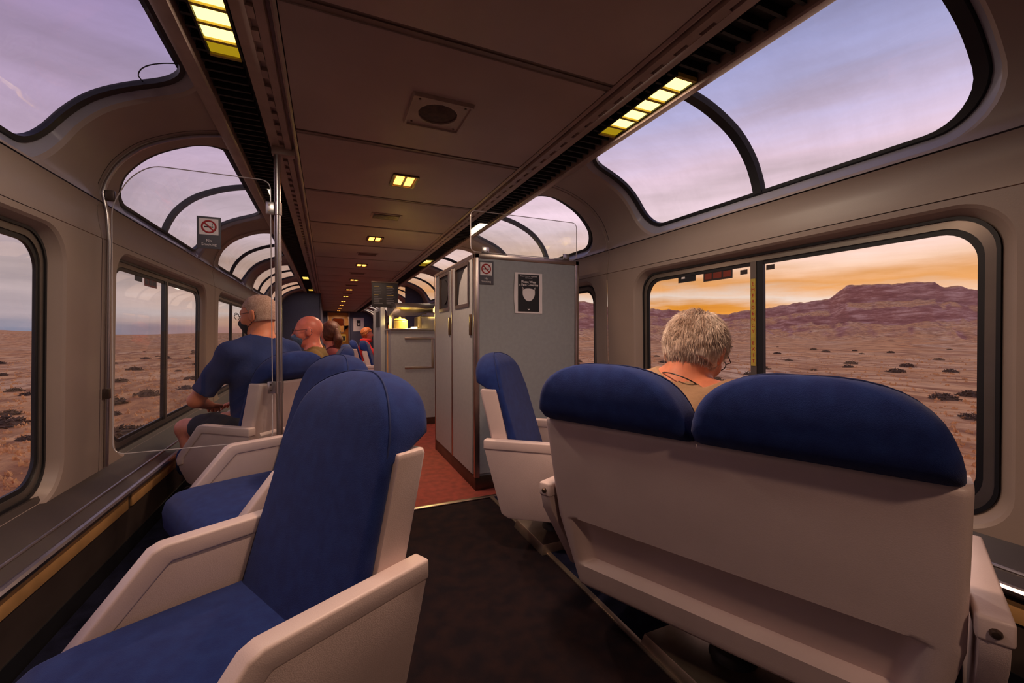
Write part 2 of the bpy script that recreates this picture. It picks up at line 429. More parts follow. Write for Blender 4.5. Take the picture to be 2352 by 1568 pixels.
    for nm, (a, b) in (('arch_paneA', (-WH - 0.01, -0.02)), ('arch_paneB', (0.02, WH + 0.01))):
        m_ = MB(); NS = 26
        m_.loft([[arch_pt(sg, WC + a, s0 - 0.012 + (s1 - s0 + 0.024) * k / NS, 0.042), arch_pt(sg, WC + b, s0 - 0.012 + (s1 - s0 + 0.024) * k / NS, 0.042)] for k in range(NS + 1)], False, False, closed=False)
        D[nm] = m_.mesh('pane', sharp=80, recalc=False)
    m_ = MB(); NS = 26
    m_.loft([[arch_pt(sg, WC - 0.028, s, 0.05), arch_pt(sg, WC + 0.028, s, 0.05), arch_pt(sg, WC + 0.022, s, 0.024), arch_pt(sg, WC - 0.022, s, 0.024)] for s in [s0 - 0.01 + (s1 - s0 + 0.02) * k / NS for k in range(NS + 1)]])
    D['arch_mullion'] = m_.mesh('mullion', sharp=40)
    # trim over the seam between bays
    m_ = MB(); prf = [(1.4475, 0.41), (1.4235, 1.485)]
    m_.loft([[(sg * (o + 0.02), -0.004, z), (sg * (o + 0.02), 0.004, z), (sg * (o - 0.0005), 0.004, z), (sg * (o - 0.0005), -0.004, z)] for o, z in prf]); 
    m_.loft([[(sg * (o + 0.02), -0.004, z), (sg * (o + 0.02), 0.004, z), (sg * (o - 0.0005), 0.004, z), (sg * (o - 0.0005), -0.004, z)] for o, z in [(1.424, 1.49), (1.44, 1.58), (1.44, 1.66)]])
    NS = 24
    m_.loft([[arch_pt(sg, -0.004, s, 0.03), arch_pt(sg, 0.004, s, 0.03), arch_pt(sg, 0.004, s, 0.0005), arch_pt(sg, -0.004, s, 0.0005)] for s in [STOT * k / NS for k in range(NS + 1)]])
    D['seam'] = m_.mesh('seam')
    # rounded batten just beside the seam
    m_ = MB()
    for yy in (0.034,):
        m_.loft([[(sg * (o + 0.012), yy - 0.010, z), (sg * (o + 0.012), yy + 0.010, z), (sg * (o - 0.005), yy + 0.006, z), (sg * (o - 0.005), yy - 0.006, z)] for o, z in [(1.4475, 0.41), (1.4235, 1.485)]])
        m_.loft([[arch_pt(sg, yy - 0.010, s, 0.012), arch_pt(sg, yy + 0.010, s, 0.012), arch_pt(sg, yy + 0.006, s, -0.005), arch_pt(sg, yy - 0.006, s, -0.005)] for s in [STOT * k / NS for k in range(NS + 1)]])
    D['batten'] = m_.mesh('batten')
    return D

MATMAP = dict(lower_panel=M_PANEL, gasket=M_BLACK, frame=M_FRAME, seal=M_BLACK, paneA=M_GLASS, paneB=M_GLASS, mullion=M_FRAME, mullion_seal=M_BLACK, beam_panel=M_PANEL,
              arch_panel=M_PANEL, reveal=M_REVEAL, arch_seal=M_BLACK, arch_paneA=M_GLASSUP, arch_paneB=M_GLASSUP, arch_mullion=M_BLACK, seam=M_SEAMD, batten=M_PANEL)
NAME = dict(paneA='pane', paneB='pane', arch_paneA='pane', arch_paneB='pane', arch_seal='seal', arch_mullion='mullion', seam='seam_strip', reveal='reveal')
wcount = 0
for sg, side in ((-1, 'left'), (1, 'right')):
    D = bay_meshes(sg)
    for k, me in D.items(): me.materials.append(MATMAP[k])
    wall = struct(empty('wall_' + side))
    for i in BAYS:
        y = seam(i)
        if i < 0:       # unseen bay behind the camera, closed so no window light enters there
            MB().loft([[low_in(sg, y + 0.003, z), low_in(sg, y + B - 0.003, z)] for z in (0.41, 1.495)], False, False, closed=False).obj('lower_panel', M_PANEL, wall)
            o = link('beam_panel', D['beam_panel'], None, wall); o.location = (0, y, 0)
            MB().loft([[arch_pt(sg, y + 0.003, STOT * k / 20), arch_pt(sg, y + B - 0.003, STOT * k / 20)] for k in range(21)], False, False, closed=False).obj('arch_panel', M_PANEL, wall, sharp=60)
            continue
        for k in ('lower_panel', 'beam_panel', 'arch_panel', 'reveal', 'seam', 'batten'):
            o = link(NAME.get(k, k), D[k], None, wall); o.location = (0, y, 0)
        for keys in (('gasket', 'frame', 'seal', 'paneA', 'paneB', 'mullion', 'mullion_seal'), ('arch_seal', 'arch_paneA', 'arch_paneB', 'arch_mullion')):
            wcount += 1
            w = struct(empty('window_%d' % wcount, (0, y, 0)))
            for k in keys: link(NAME.get(k, k), D[k], None, w)
    # dark backing behind the panel joints, so no daylight leaks through them
    mb = MB(); mb.box(*sorted((sg * 1.462, sg * 1.468)), YREAR, YEND, 1.46, 1.70); mb.obj('wall_backing', M_SEAMD, wall)
    # sill, rail, kick panel
    mb = MB(); mb.prism([(sg * a, b) for a, b in [(1.47, 0.44), (1.446, 0.415), (1.325, 0.335), (1.31, 0.325), (1.31, 0.31), (1.335, 0.305), (1.35, 0.06), (1.50, 0.06), (1.50, 0.44)]], 'y', YREAR, YEND)
    mb.obj('sill', M_SILL, wall)
    MB().tube([(sg * 1.312, YREAR, 0.322), (sg * 1.312, YEND, 0.322)], 0.016, 10).obj('sill_rail', M_STEEL, wall)
    MB().tube([(sg * 1.360, YREAR, 0.360), (sg * 1.360, YEND, 0.360)], 0.006, 8).obj('sill_bead', M_STEEL, wall)
    for i in BAYS:
        for a, b in ((0.02, 0.7), (0.73, 1.0), (1.03, 2.14)):
            MB().box(*sorted((sg * 1.331, sg * 1.341)), seam(i) + a, seam(i) + b, 0.225, 0.285).obj('heater_strip', M_ORANGE_S, wall, bevel=0.002)
    bb = struct(MB().box(*sorted((sg * 1.345, sg * 1.40)), YREAR, YEND, 0.0, 0.07).obj('baseboard_' + side, M_BLACK, None))

# ceiling ------------------------------------------------------------
ceil = struct(empty('ceiling'))
MB().box(-1.02, 1.02, YREAR, YEND, 2.135, 2.16).obj('ceiling_deck', M_CHAN, ceil)
pm = MB().box(-0.600, 0.600, 0.0, 0.862, ZC, ZC + 0.03).mesh('ceiling_panel', bevel=0.006); pm.materials.append(M_CEIL)
jm = MB().box(-0.600, 0.600, 0.0, 0.056, ZC + 0.006, ZC + 0.02).box(-0.600, 0.600, 0.020, 0.036, ZC + 0.001, ZC + 0.006).mesh('joint_strip'); jm.materials.append(mat('joint_strip', (112, 94, 84), 0.45))
k = -6
PANELS = []
while True:
    y = 1.436 + 0.91 * k
    if y > YEND: break
    if y > YREAR - 0.5:
        o = link('ceiling_panel', pm, None, ceil); o.location = (0, y + 0.024, 0)
        o = link('joint_strip', jm, None, ceil); o.location = (0, y - 0.028, 0)
        PANELS.append(y + 0.455)
    k += 1
for sg in (-1, 1):
    pf = [(0.602, ZC), (0.612, ZC - 0.006), (0.618, ZC - 0.006), (0.622, ZC + 0.012), (0.632, ZC + 0.012), (0.636, ZC - 0.012), (0.664, ZC - 0.012), (0.668, ZC + 0.010), (0.686, ZC + 0.010), (0.690, ZC - 0.004), (0.736, ZC + 0.004), (0.742, ZC + 0.06), (0.602, ZC + 0.06)]
    MB().prism([(sg * a, b) for a, b in pf], 'y', YREAR, YEND).obj('ceiling_rail', M_RAIL, ceil, sharp=20)
    mb = MB(); y = YREAR + 0.05
    while y < YEND - 0.1:
        mb.box(*sorted((sg * 0.668, sg * 0.690)), y, y + 0.055, ZC - 0.003, ZC + 0.012); y += 0.115
    o = mb.obj('rail_clips', M_RAIL, ceil); o['kind'] = 'stuff'
    MB().box(*sorted((sg * 0.742, sg * 0.893)), YREAR, YEND, 2.092, 2.10).obj('channel_back', M_CHAN, ceil)
    mb = MB(); y = YREAR + 0.05
    while y < YEND - 0.1:
        mb.box(*sorted((sg * 0.752, sg * 0.884)), y, y + 0.012, 2.062, 2.094); y += 0.062
    o = mb.obj('channel_louvres', M_CHAN, ceil); o['kind'] = 'stuff'
    pf = [(0.893, 2.10), (0.893, 2.052), (0.900, 2.046), (0.945, 2.058), (0.958, 2.066), (0.962, 2.092), (0.962, 2.14), (0.893, 2.14)]
    MB().prism([(sg * a, b) for a, b in pf], 'y', YREAR, YEND).obj('ceiling_trim', M_RAIL, ceil, sharp=30)

# rear wall behind the camera and end wall ----------------------------
CROSS = [(1.40, 0.0), (1.40, 0.30), (1.46, 0.44), (1.43, 1.5), (1.435, 1.66)] + [(p.x, p.y) for p in (prof(STOT * k / 16) for k in range(1, 17))]
sec = [(a, b) for a, b in CROSS] + [(-a, b) for a, b in reversed(CROSS)]
struct(MB().prism(sec, 'y', YREAR - 0.06, YREAR).obj('wall_rear', M_NAVYW))
# end wall: two sections with a doorway between
WE = struct(empty('wall_end'))
right = [(0.46, 0.0)] + CROSS + [(0.46, 2.088)]
MB().prism(right, 'y', YEND - 0.05, YEND).obj('wall_section', M_NAVYW, WE)
MB().prism([(-a, b) for a, b in right], 'y', YEND - 0.05, YEND).obj('wall_section', M_NAVYW, WE)
MB().box(-0.46, 0.46, YEND - 0.05, YEND, 2.0, 2.09).obj('wall_section', M_NAVYW, WE)
dr = struct(empty('door_1', (0, YEND - 0.02, 0)))
lp = rrect(-0.01, 1.455, 0.22, 0.30, 0.07, 6)
mb = MB(); R0 = outer_rect(lp, 0, 1.0, 0.40, 1.0)
for yy, fl_ in ((-0.02, False), (0.02, True)):
    mb.loft([[(x, yy, z) for x, z in R0], [(x, yy, z) for x, z in lp]], False, False)
mb.loft([[(x, -0.02, z) for x, z in lp], [(x, 0.02, z) for x, z in lp]], False, False)
mb.obj('door_leaf', mat('door_ochre', (170, 120, 60), 0.5), dr)
mb = MB(); mb.loft([[(x, -0.028, z) for x, z in rrect(-0.01, 1.455, 0.245, 0.325, 0.09, 6)], [(x, -0.028, z) for x, z in lp], [(x, -0.018, z) for x, z in lp]], False, False); mb.obj('window_trim', M_STEEL, dr)
MB().box(-0.24, 0.22, 0.0, 0.004, 1.15, 1.76).obj('pane', M_GLASS, dr)
for sx in (-1, 1): MB().box(*sorted((sx * 0.40, sx * 0.46)), -0.06, 0.03, 0, 2.02).obj('door_jamb', M_STEEL, dr, bevel=0.004)
MB().box(-0.30, -0.02, -0.026, -0.02, 0.98, 1.10).obj('notice', M_YEL, dr)
MB().box(0.04, 0.30, -0.026, -0.02, 0.74, 1.06).obj('notice', M_YEL, dr)
MB().box(0.08, 0.26, -0.030, -0.026, 0.80, 0.98).obj('notice_print', M_PBLACK, dr)
# the next car, lit, beyond the door window
nx = struct(MB().box(-0.6, 0.6, YEND + 0.9, YEND + 0.94, 0.0, 2.3).obj('wall_vestibule', mat('vestibule_panel', (220, 160, 80), 0.6)))
struct(MB().box(-0.6, 0.6, YEND, YEND + 0.94, -0.1, 0.0).obj('floor_vestibule', M_CARPET))
for sx in (-1, 1): struct(MB().box(*sorted((sx * .6, sx * .64)), YEND, YEND + 0.94, 0, 2.3).obj('wall_vestibule_side', MATS['vestibule_panel']))
struct(MB().box(-0.64, 0.64, YEND, YEND + 0.94, 2.3, 2.34).obj('ceiling_vestibule', MATS['vestibule_panel']))
vl = tag(empty('vestibule_lamp', (0.0, YEND + 0.45, 2.27)), 'square warm lamp on the vestibule ceiling seen through the end door', 'lamp')
MB().box(-.12, .12, -.12, .12, 0.0, 0.03).obj('lamp_housing', M_STEEL, vl); MB().box(-.10, .10, -.10, .10, -0.012, 0.0).obj('lamp_lens', M_LAMP, vl)
ld = bpy.data.lights.new('vestibule_light', 'AREA'); ld.size = 0.2; ld.energy = 18; ld.color = (1, 0.55, 0.2)
lo = bpy.data.objects.new('lamp_glow', ld); COL.objects.link(lo); lo.parent = vl; lo.location = (0, 0, -0.03)
# blue-grey bulkheads further down the car
half = [(0.62, 0.0), (1.40, 0.0), (1.40, 0.30), (1.46, 0.44), (1.43, 1.5), (1.435, 1.66)] + [(p.x, p.y) for p in (prof(STOT * k / 16) for k in range(1, 17))] + [(0.62, 2.088)]
o = MB().prism([(-a, b) for a, b in half], 'y', seam(5) - 0.02, seam(5) + 0.02).obj('wall_stair_front', M_NAVYW); struct(o)
struct(MB().box(-0.64, -0.60, seam(5) + .02, YEND - .06, 0, 2.05).obj('wall_stair_side', M_NAVYW))
half2 = [(1.05, 0.0)] + CROSS + [(1.05, 2.06)]
struct(MB().prism(half2, 'y', seam(4) - 0.02, seam(4) + 0.02).obj('wall_galley_back', M_NAVYW))

# ------------------------------------------------------------------ ceiling lights and vents
def make_ceiling_light(first, y, label):
    t = tag(empty('ceiling_light', (0.0, y, ZC)), label, 'light', 'ceiling lights along the middle of the car')
    mb = MB(); lo_ = rrect(0, 0, 0.082, 0.110, 0.01, 3); li = rrect(0, 0, 0.066, 0.094, 0.008, 3)
    mb.loft([[(x, y_, 0.0) for x, y_ in lo_], [(x, y_, -0.010) for x, y_ in lo_], [(x, y_, -0.010) for x, y_ in li], [(x, y_, 0.012) for x, y_ in li]], False, False)
    mb.obj('housing', M_DSTEEL, t)
    for sx in (-1, 1): MB().box(sx * 0.032 - 0.024, sx * 0.032 + 0.024, -0.080, 0.080, -0.006, 0.004).obj('lens', M_LAMP, t, bevel=0.004)
    MB().box(-0.007, 0.007, -0.094, 0.094, -0.008, 0.004).obj('divider', M_DSTEEL, t)
    ld = bpy.data.lights.new('ceiling_light', 'AREA'); ld.shape = 'RECTANGLE'; ld.size = 0.11; ld.size_y = 0.16; ld.energy = LAMP_W; ld.color = (1.0, 0.66, 0.46); ld.spread = math.radians(150)
    g = bpy.data.objects.new('lamp_glow', ld); COL.objects.link(g); g.parent = t; g.location = (0, 0, -0.012)
    return t
LAMP_W = 11.5
ords = ['nearest', 'second', 'third', 'fourth', 'fifth', 'sixth', 'seventh', 'eighth', 'ninth', 'tenth']
ys = [2.82 + 1.82 * k for k in range(10) if 2.82 + 1.82 * k < YEND - 0.2]
for k, y in enumerate(ys):
    make_ceiling_light(k == 0, y, 'small twin-lens amber ceiling light, %s of the row counted from the camera' % ords[k])
make_ceiling_light(False, 2.82 - 1.82 * 2, 'small twin-lens amber ceiling light on the ceiling behind the camera')
make_ceiling_light(False, 2.82 - 1.82, 'small twin-lens amber ceiling light directly above the camera')

def make_speaker(y):
    t = tag(empty('ceiling_speaker', (0.0, y, ZC)), 'square beige ceiling speaker with round dark grille and corner screws', 'speaker')
    mb = MB(); o_ = rrect(0, 0, 0.135, 0.135, 0.008, 3); c_ = [(0.088 * math.cos(a), 0.088 * math.sin(a)) for a in [math.radians(45 * 0 + 360 * i / len(o_)) for i in range(len(o_))]]
    # match start angles: both loops run counter-clockwise from +x
    mb.loft([[(x, y_, 0) for x, y_ in o_], [(x * .97, y_ * .97, -0.016) for x, y_ in o_], [(x * .90, y_ * .90, -0.016) for x, y_ in o_], [(x * .89, y_ * .89, -0.008) for x, y_ in o_], [(x, y_, -0.008) for x, y_ in c_], [(x, y_, 0.002) for x, y_ in c_]], False, False)
    mb.obj('faceplate', M_RAIL, t)
    mb = MB(); mb.lathe([(0.001, -0.010), (0.05, -0.007), (0.087, -0.001)], 28); mb.obj('grille', M_GRILLE, t)
    for sx in (-1, 1):
        for sy in (-1, 1): MB().lathe([(0.001, -0.012), (0.005, -0.011), (0.005, -0.006)], 8, (sx * .1, sy * .1, 0)).obj('screw', M_DSTEEL, t)
make_speaker(1.905)
def make_vent(y, k):
    t = tag(empty('ceiling_vent', (0.0, y, ZC)), 'flat louvred ceiling vent, %s of the row beyond the round speaker' % ords[k], 'vent', 'ceiling vents')
    MB().box(-0.125, 0.125, -0.085, 0.085, -0.006, 0.0).obj('vent_frame', M_RAIL, t, bevel=0.002)
    sm = MB().box(-0.105, 0.105, -0.006, 0.006, -0.012, -0.006).mesh('slat'); sm.materials.append(M_DSTEEL)
    for j in range(7):
        o = link('slat', sm, None, t); o.location = (0, -0.06 + 0.02 * j, 0)
for k in range(5): make_vent(3.73 + 1.82 * k, k)

# strip lights in the dark channels ---------------------------------
def make_strip_light(x, y, n, label, lit, energy):
    t = tag(empty('strip_light', (x, y, 2.060)), label, 'light', 'strip lights in the ceiling channels')
    c = 0.086; n2 = n * c / 2
    mb = MB()
    for sx in (-1, 1): mb.box(sx * 0.052 - 0.004, sx * 0.052 + 0.004, -n2 - .004, n2 + .004, -0.004, 0.03)
    mb.obj('fixture_frame', M_CHAN, t)
    em = MB().box(-0.046, 0.046, -c / 2 + 0.008, c / 2 - 0.008, 0.0, 0.008).mesh('diffuser', bevel=0.003)
    dm = MB().box(-0.048, 0.048, -0.007, 0.007, -0.006, 0.010).mesh('divider')
    dm.materials.append(M_YEL)
    for k in range(n):
        me = em.copy(); me.materials.clear(); me.materials.append(M_TUBE if lit(k, n) else M_TUBED)
        o = link('diffuser', me, None, t); o.location = (0, -n2 + c * (k + 0.5), 0)
    for k in range(n + 1):
        o = link('divider', dm, None, t); o.location = (0, -n2 + c * k, 0)
    if energy:
        ld = bpy.data.lights.new('strip_light', 'AREA'); ld.shape = 'RECTANGLE'; ld.size = 0.08; ld.size_y = n * c; ld.energy = energy; ld.color = (1.0, 0.82, 0.66)
        g = bpy.data.objects.new('strip_glow', ld); COL.objects.link(g); g.parent = t; g.location = (0, 0, -0.008)
make_strip_light(0.838, 1.523, 6, 'six-cell yellow strip light in the right ceiling channel above the large window', lambda k, n: k < n - 1, 5.5)
make_strip_light(-0.796, 1.58, 6, 'yellow strip light at the top left edge in the left ceiling channel', lambda k, n: k < n - 1, 5.5)
make_strip_light(0.822, 5.97, 6, 'yellow strip light in the right ceiling channel over the galley', lambda k, n: k < 3, 1.5)
make_strip_light(-0.806, 8.40, 4, 'small yellow strip light in the left channel, nearest of the far ones', lambda k, n: True, 1.0)
make_strip_light(-0.79, 10.6, 4, 'small yellow strip light in the left channel beside the navy bulkhead', lambda k, n: True, 1.0)
make_strip_light(-0.79, 14.9, 4, 'small yellow strip light in the left channel nearest the end door', lambda k, n: True, 1.0)
make_strip_light(0.80, 12.5, 4, 'small yellow strip light in the right channel beyond the menu board', lambda k, n: True, 1.0)

# ------------------------------------------------------------------ seats
AZ = 0.547
def arm_parts(parent, xa, xb, outer_sign, yr=-0.224, yf=0.142, ylow=0.305, zlow=0.345):
    """one armrest: thick rim along top and front, thinner side panel within"""
    outl = [(yr, AZ), (yf - 0.02, AZ), (yf + 0.005, AZ - 0.010), (ylow - 0.01, zlow + 0.02), (ylow, zlow - 0.01), (ylow - 0.015, 0.285), (ylow - 0.07, 0.215), (ylow - 0.16, 0.186), (-0.10, 0.180), (-0.135, 0.20), (yr + 0.012, 0.455), (yr, 0.50)]
    outl = [(a + (0.004 if i in (0, 10, 11) else -0.004 if i in (2, 3, 4, 5, 6) else 0), b - (0.005 if i < 4 else 0)) for i, (a, b) in enumerate(outl)]
    MB().prism(outl, 'x', min(xa, xb) + 0.005, max(xa, xb) - 0.005).obj('arm_panel', M_BEIGED, parent, bevel=0.004)
    w = 0.046
    inn = [(yr, AZ - w), (yf - 0.035, AZ - w), (yf - 0.027, AZ - w - 0.006), (ylow - 0.055, zlow + 0.005), (ylow - 0.05, zlow - 0.03)]
    rim = [(yr, AZ), (yf - 0.02, AZ), (yf + 0.005, AZ - 0.010), (ylow - 0.01, zlow + 0.02), (ylow + 0.002, zlow - 0.01), (ylow - 0.008, 0.30)] + inn[::-1]
    return MB().prism(rim, 'x', min(xa, xb), max(xa, xb)).obj('armrest', M_BEIGE, parent, bevel=0.007, bseg=3)

def back_y(z): return -0.205 - 0.25 * (z - 0.547)      # rear face of the shell
def cushion_mesh(hw, zlo=0.36, ztop=0.952, zs=0.735, x0=0.0, dy=0.0, e=2.5, tp=0.02):
    loops = []; pipe = []
    lv = [zlo + (zs - zlo) * k / 9 for k in range(9)] + [zs + (ztop - zs) * (1 - math.cos(PI / 2 * k / 13)) if False else zs + (ztop - zs) * math.sin(PI / 2 * k / 13) for k in range(14)]
    for z in lv:
        t = max(0, (z - zs) / (ztop - zs))
        w = hw * (1 - tp * min(1, max(0, (z - 0.55) / 0.2))) * max(0.0, 1 - t ** e) ** (1 / e)
        w = max(w, 0.02)
        yf = -0.035 - 0.30 * (z - 0.40)
        # rear face: inside the shell below its rim, overhanging above
        k = min(1, max(0, (z - 0.775) / 0.02))
        yb = (back_y(z) + 0.080) * (1 - k) + (back_y(z) - 0.020) * k
        if t > 0.55:
            q = (t - 0.55) / 0.45; c = 1 - (max(0, 1 - q * q)) ** 0.5
            ym = (yf * 0.45 + yb * 0.55); yf = yf + (ym - yf) * c * 0.85; yb = yb + (ym - yb) * c * 0.85
        d = (yf - yb) / 2; cy = (yf + yb) / 2
        r = min(0.032, d * 0.9, w * 0.9)
        loops.append([(x0 + x, cy + y + dy, z) for x, y in rrect(0, 0, w, d, r, 5)])
    mb = MB(); mb.loft(loops); return mb, lv, hw, zs, ztop
def back_cushion(parent, hw, x0=0.0, dy=0.0, e=2.5, tp=0.02, ztop=0.952):
    mb, lv, hw, zs, ztop = cushion_mesh(hw, x0=x0, dy=dy, e=e, tp=tp, ztop=ztop)
    o = mb.obj('back_cushion', M_BLUE, parent, sharp=70)
    # piping seam round the front face
    pts = []
    for sx in (-1, 1):
        col = []
        for z in lv[:-1]:
            t = max(0, (z - zs) / (ztop - zs)); w = hw * (1 - tp * min(1, max(0, (z - 0.55) / 0.2))) * max(0.0, 1 - t ** e) ** (1 / e) - 0.006
            yf = -0.035 - 0.30 * (z - 0.40)
            if t > 0.55:
                q = (t - 0.55) / 0.45; c = 1 - (max(0, 1 - q * q)) ** 0.5
                yb = back_y(z); ym = yf * .45 + yb * .55; yf = yf + (ym - yf) * c * .85
            col.append((x0 + sx * max(w, 0.0), yf - 0.012 + dy, z + 0.001))
        pts.append(col)
    MB().tube(pts[0] + pts[1][::-1], 0.0022, 6).obj('piping', M_PIPE, o)
    return o
def seat_cushion(parent, x0, x1, yfront=0.385):
    pf = [(-0.10, 0.27), (-0.10, 0.392), (0.10, 0.398), (0.28, 0.400), (0.335, 0.393), (yfront - 0.012, 0.365), (yfront, 0.325), (yfront - 0.006, 0.25), (yfront - 0.035, 0.225), (0.25, 0.235)]
    return MB().prism(pf, 'x', x0, x1).obj('seat_cushion', M_BLUE, parent, bevel=0.014, bseg=3, sharp=60)
def pedestal(parent, loc=(0, 0, 0), rz=0.0, hw=0.165):
    p = MB().add([(-hw, -hw, 0), (hw, -hw, 0), (hw, hw, 0), (-hw, hw, 0), (-hw + .012, -hw + .012, .045), (hw - .012, -hw + .012, .045), (hw - .012, hw - .012, .045), (-hw + .012, hw - .012, .045)],
                 [(0, 3, 2, 1), (4, 5, 6, 7), (0, 1, 5, 4), (1, 2, 6, 5), (2, 3, 7, 6), (3, 0, 4, 7)]).obj('base_plate', M_BASE, parent, bevel=0.003)
    p.location = loc; p.rotation_euler = (0, 0, rz)
    c = MB().lathe([(0.070, 0.044), (0.066, 0.06), (0.058, 0.07), (0.058, 0.22)], 20).obj('pedestal', M_BLACK, parent); c.location = loc
    return p
def shell_profile(z0=0.19, z1=0.782):
    zs = [z0, z0 + 0.03, 0.30, 0.42, 0.547, 0.66, z1 - 0.012, z1]
    rear = [(back_y(z) + (0.10 * (0.30 - z) if z < 0.30 else 0), z) for z in zs]; rear[-1] = (rear[-1][0] + 0.008, z1)
    front = [(back_y(z) + 0.085 + (0.02 if z < 0.4 else 0), z) for z in zs]
    return rear, front
def make_chair(name, label, loc, rz, base_rz=None, base=(0, 0.03, 0)):
    t = tag(empty(name, (loc[0], loc[1], 0.0), rz), label, 'seat', 'blue swivel lounge seats')
    seat_cushion(t, -0.247, 0.247)
    back_cushion(t, 0.243)
    rear, front = shell_profile()
    # shell with a shallow pocket in its rear face
    loops = []
    for (yr, z), (yf, _) in zip(rear, front):
        w = 0.250 if z > 0.5 else 0.247
        loops.append([(-w, yf, z), (-w, yr + 0.012, z), (-w + 0.012, yr, z), (w - 0.012, yr, z), (w, yr + 0.012, z), (w, yf, z)])
    MB().loft(loops).obj('back_shell', M_BEIGE, t, bevel=0.004, sharp=40)
    pr = [(back_y(0.50) - 0.002, 0.50), (back_y(0.50) - 0.010, 0.485), (back_y(0.30) - 0.010, 0.30), (back_y(0.28) + 0.004, 0.27), (back_y(0.3) + 0.03, 0.30), (back_y(0.5) + 0.03, 0.50)]
    MB().prism(pr, 'x', -0.20, 0.20).obj('pocket_panel', M_BEIGED, t, bevel=0.003)
    for sx in (-1, 1): arm_parts(t, sx * 0.249, sx * 0.296, sx)
    MB().box(-0.235, 0.235, -0.13, 0.27, 0.20, 0.272).obj('seat_pan', M_BLACK, t, bevel=0.01)
    pedestal(t, base, -rz if base_rz is None else base_rz - rz)
    return t
make_chair('lounge_seat', 'empty blue seat nearest the camera, facing the left window with its back upright', (-0.598, 1.089), 2.073)
make_chair('lounge_seat', 'empty blue seat directly behind the nearest one, in front of the steel pole', (-0.640, 2.10), 2.03)
make_chair('lounge_seat', 'seat of the man in the navy shirt, its beige back shell behind the clear partition', (-0.835, 2.990), 0.875)
make_chair('lounge_seat', 'single blue seat turned side-on in front of the grey cabinet', (0.575, 1.985), -2.26, 0.0, (0.012, 0.075, 0))
make_chair('lounge_seat', 'blue seat of the bald man in the face mask, beyond the clear partition', (-0.575, 3.80), 1.60)
make_chair('lounge_seat', 'blue seat of the woman with long brown hair', (-0.55, 4.75), 1.45)
make_chair('lounge_seat', 'far blue seat with beige shell beside the aisle, before the person in red', (0.35, 7.45), -1.75)
make_chair('lounge_seat', 'far blue seat of the person in red', (0.24, 8.55), -1.65)
make_chair('lounge_seat', 'empty blue seat far down the left side, before the navy bulkhead', (-0.62, 6.2), 1.6)
make_chair('lounge_seat', 'empty blue seat on the left, second before the navy bulkhead', (-0.62, 7.6), 1.6)

# the double seat on the right -----------------------------------------
PAIR = (0.697, 0.923, -1.160)
t = tag(empty('double_seat', (PAIR[0], PAIR[1], 0), PAIR[2]), 'double blue seat with wide beige back shell, right foreground by the large window', 'seat')
PW = 0.477; DY = -0.125
rear = [(-0.225, 0.195), (-0.232, 0.225), (-0.246, 0.285), (-0.285, 0.445), (-0.312, 0.56), (-0.340, 0.69), (-0.358, 0.770), (-0.352, 0.782)]
mb = MB(); loops = []
for y, z in rear:
    w = PW - (0.045 * (0.445 - z) / 0.25 if z < 0.445 else 0) - (0.006 if z > 0.775 else 0)
    loops.append([(-w, y + 0.085, z), (-w, y + 0.02, z), (-w + 0.006, y + 0.006, z), (-w + 0.02, y, z), (w - 0.02, y, z), (w - 0.006, y + 0.006, z), (w, y + 0.02, z), (w, y + 0.085, z)])
# cut the recess: shell is built as a slab plus frame around a set-back panel
bm_rear = MB()
def shell_loop(z):
    ys = np.interp(z, [p[1] for p in rear], [p[0] for p in rear]); return float(ys)
zz = [0.195, 0.225, 0.285]
def band(z0, z1, xl, xr, n=4, thick=0.085, dy=0.0, taper=True):
    L = []
    for k in range(n + 1):
        z = z0 + (z1 - z0) * k / n; y = shell_loop(z) + dy
        dw = (0.045 * (0.445 - z) / 0.25 if (z < 0.445 and taper) else 0)
        a = xl + (dw if xl <= -PW + 1e-6 else 0); b = xr - (dw if xr >= PW - 1e-6 else 0)
        L.append([(a, y + thick - dy, z), (a, y + 0.010, z), (a + 0.010, y, z), (b - 0.010, y, z), (b, y + 0.010, z), (b, y + thick - dy, z)])
    return L
def sstep(a, b, x):
    q = min(1, max(0, (x - a) / (b - a))); return q * q * (3 - 2 * q)
zrow = [0.195, 0.200, 0.208, 0.225, 0.25, 0.270, 0.276, 0.281, 0.286, 0.292, 0.30, 0.315, 0.335, 0.36, 0.385, 0.41, 0.428, 0.434, 0.438, 0.442, 0.447, 0.455, 0.48, 0.52, 0.56, 0.61, 0.66, 0.71, 0.745, 0.762, 0.771, 0.777, 0.781, 0.783]
xrow = [-1.0, -0.998, -0.990, -0.975, -0.955] + [-0.935 + 0.02 * k for k in range(10)] + [-0.72 + 0.08 * k for k in range(19)] + [0.735 + 0.02 * k for k in range(11)] + [0.955, 0.975, 0.990, 0.998, 1.0]
grid = []
for z in zrow:
    w = PW - (0.045 * (0.445 - z) / 0.25 if z < 0.445 else 0)
    er = max(0, (0.010 - (0.783 - z)) / 0.010) if z > 0.773 else (max(0, (0.208 - z) / 0.013) if z < 0.208 else 0)
    row = []
    for q in xrow:
        x = q * w; ex = max(0, (abs(x) - (w - 0.022)) / 0.022)
        y = shell_loop(z) + 0.010 * (1 - math.sqrt(max(0, 1 - er * er))) + 0.022 * (1 - math.sqrt(max(0, 1 - min(1, ex) ** 2)))
        side_in = 0.432 - 0.10 * (0.44 - z)
        m_ = sstep(0.444, 0.438, z) * sstep(0.276, 0.290, z) * sstep(side_in, side_in - 0.045, abs(x))
        y += m_ * (0.030 + 0.12 * (0.44 - z))
        row.append((x, y, z))
    yf_ = shell_loop(z) + 0.088
    grid.append([(row[0][0], yf_, z)] + row + [(row[-1][0], yf_, z)])
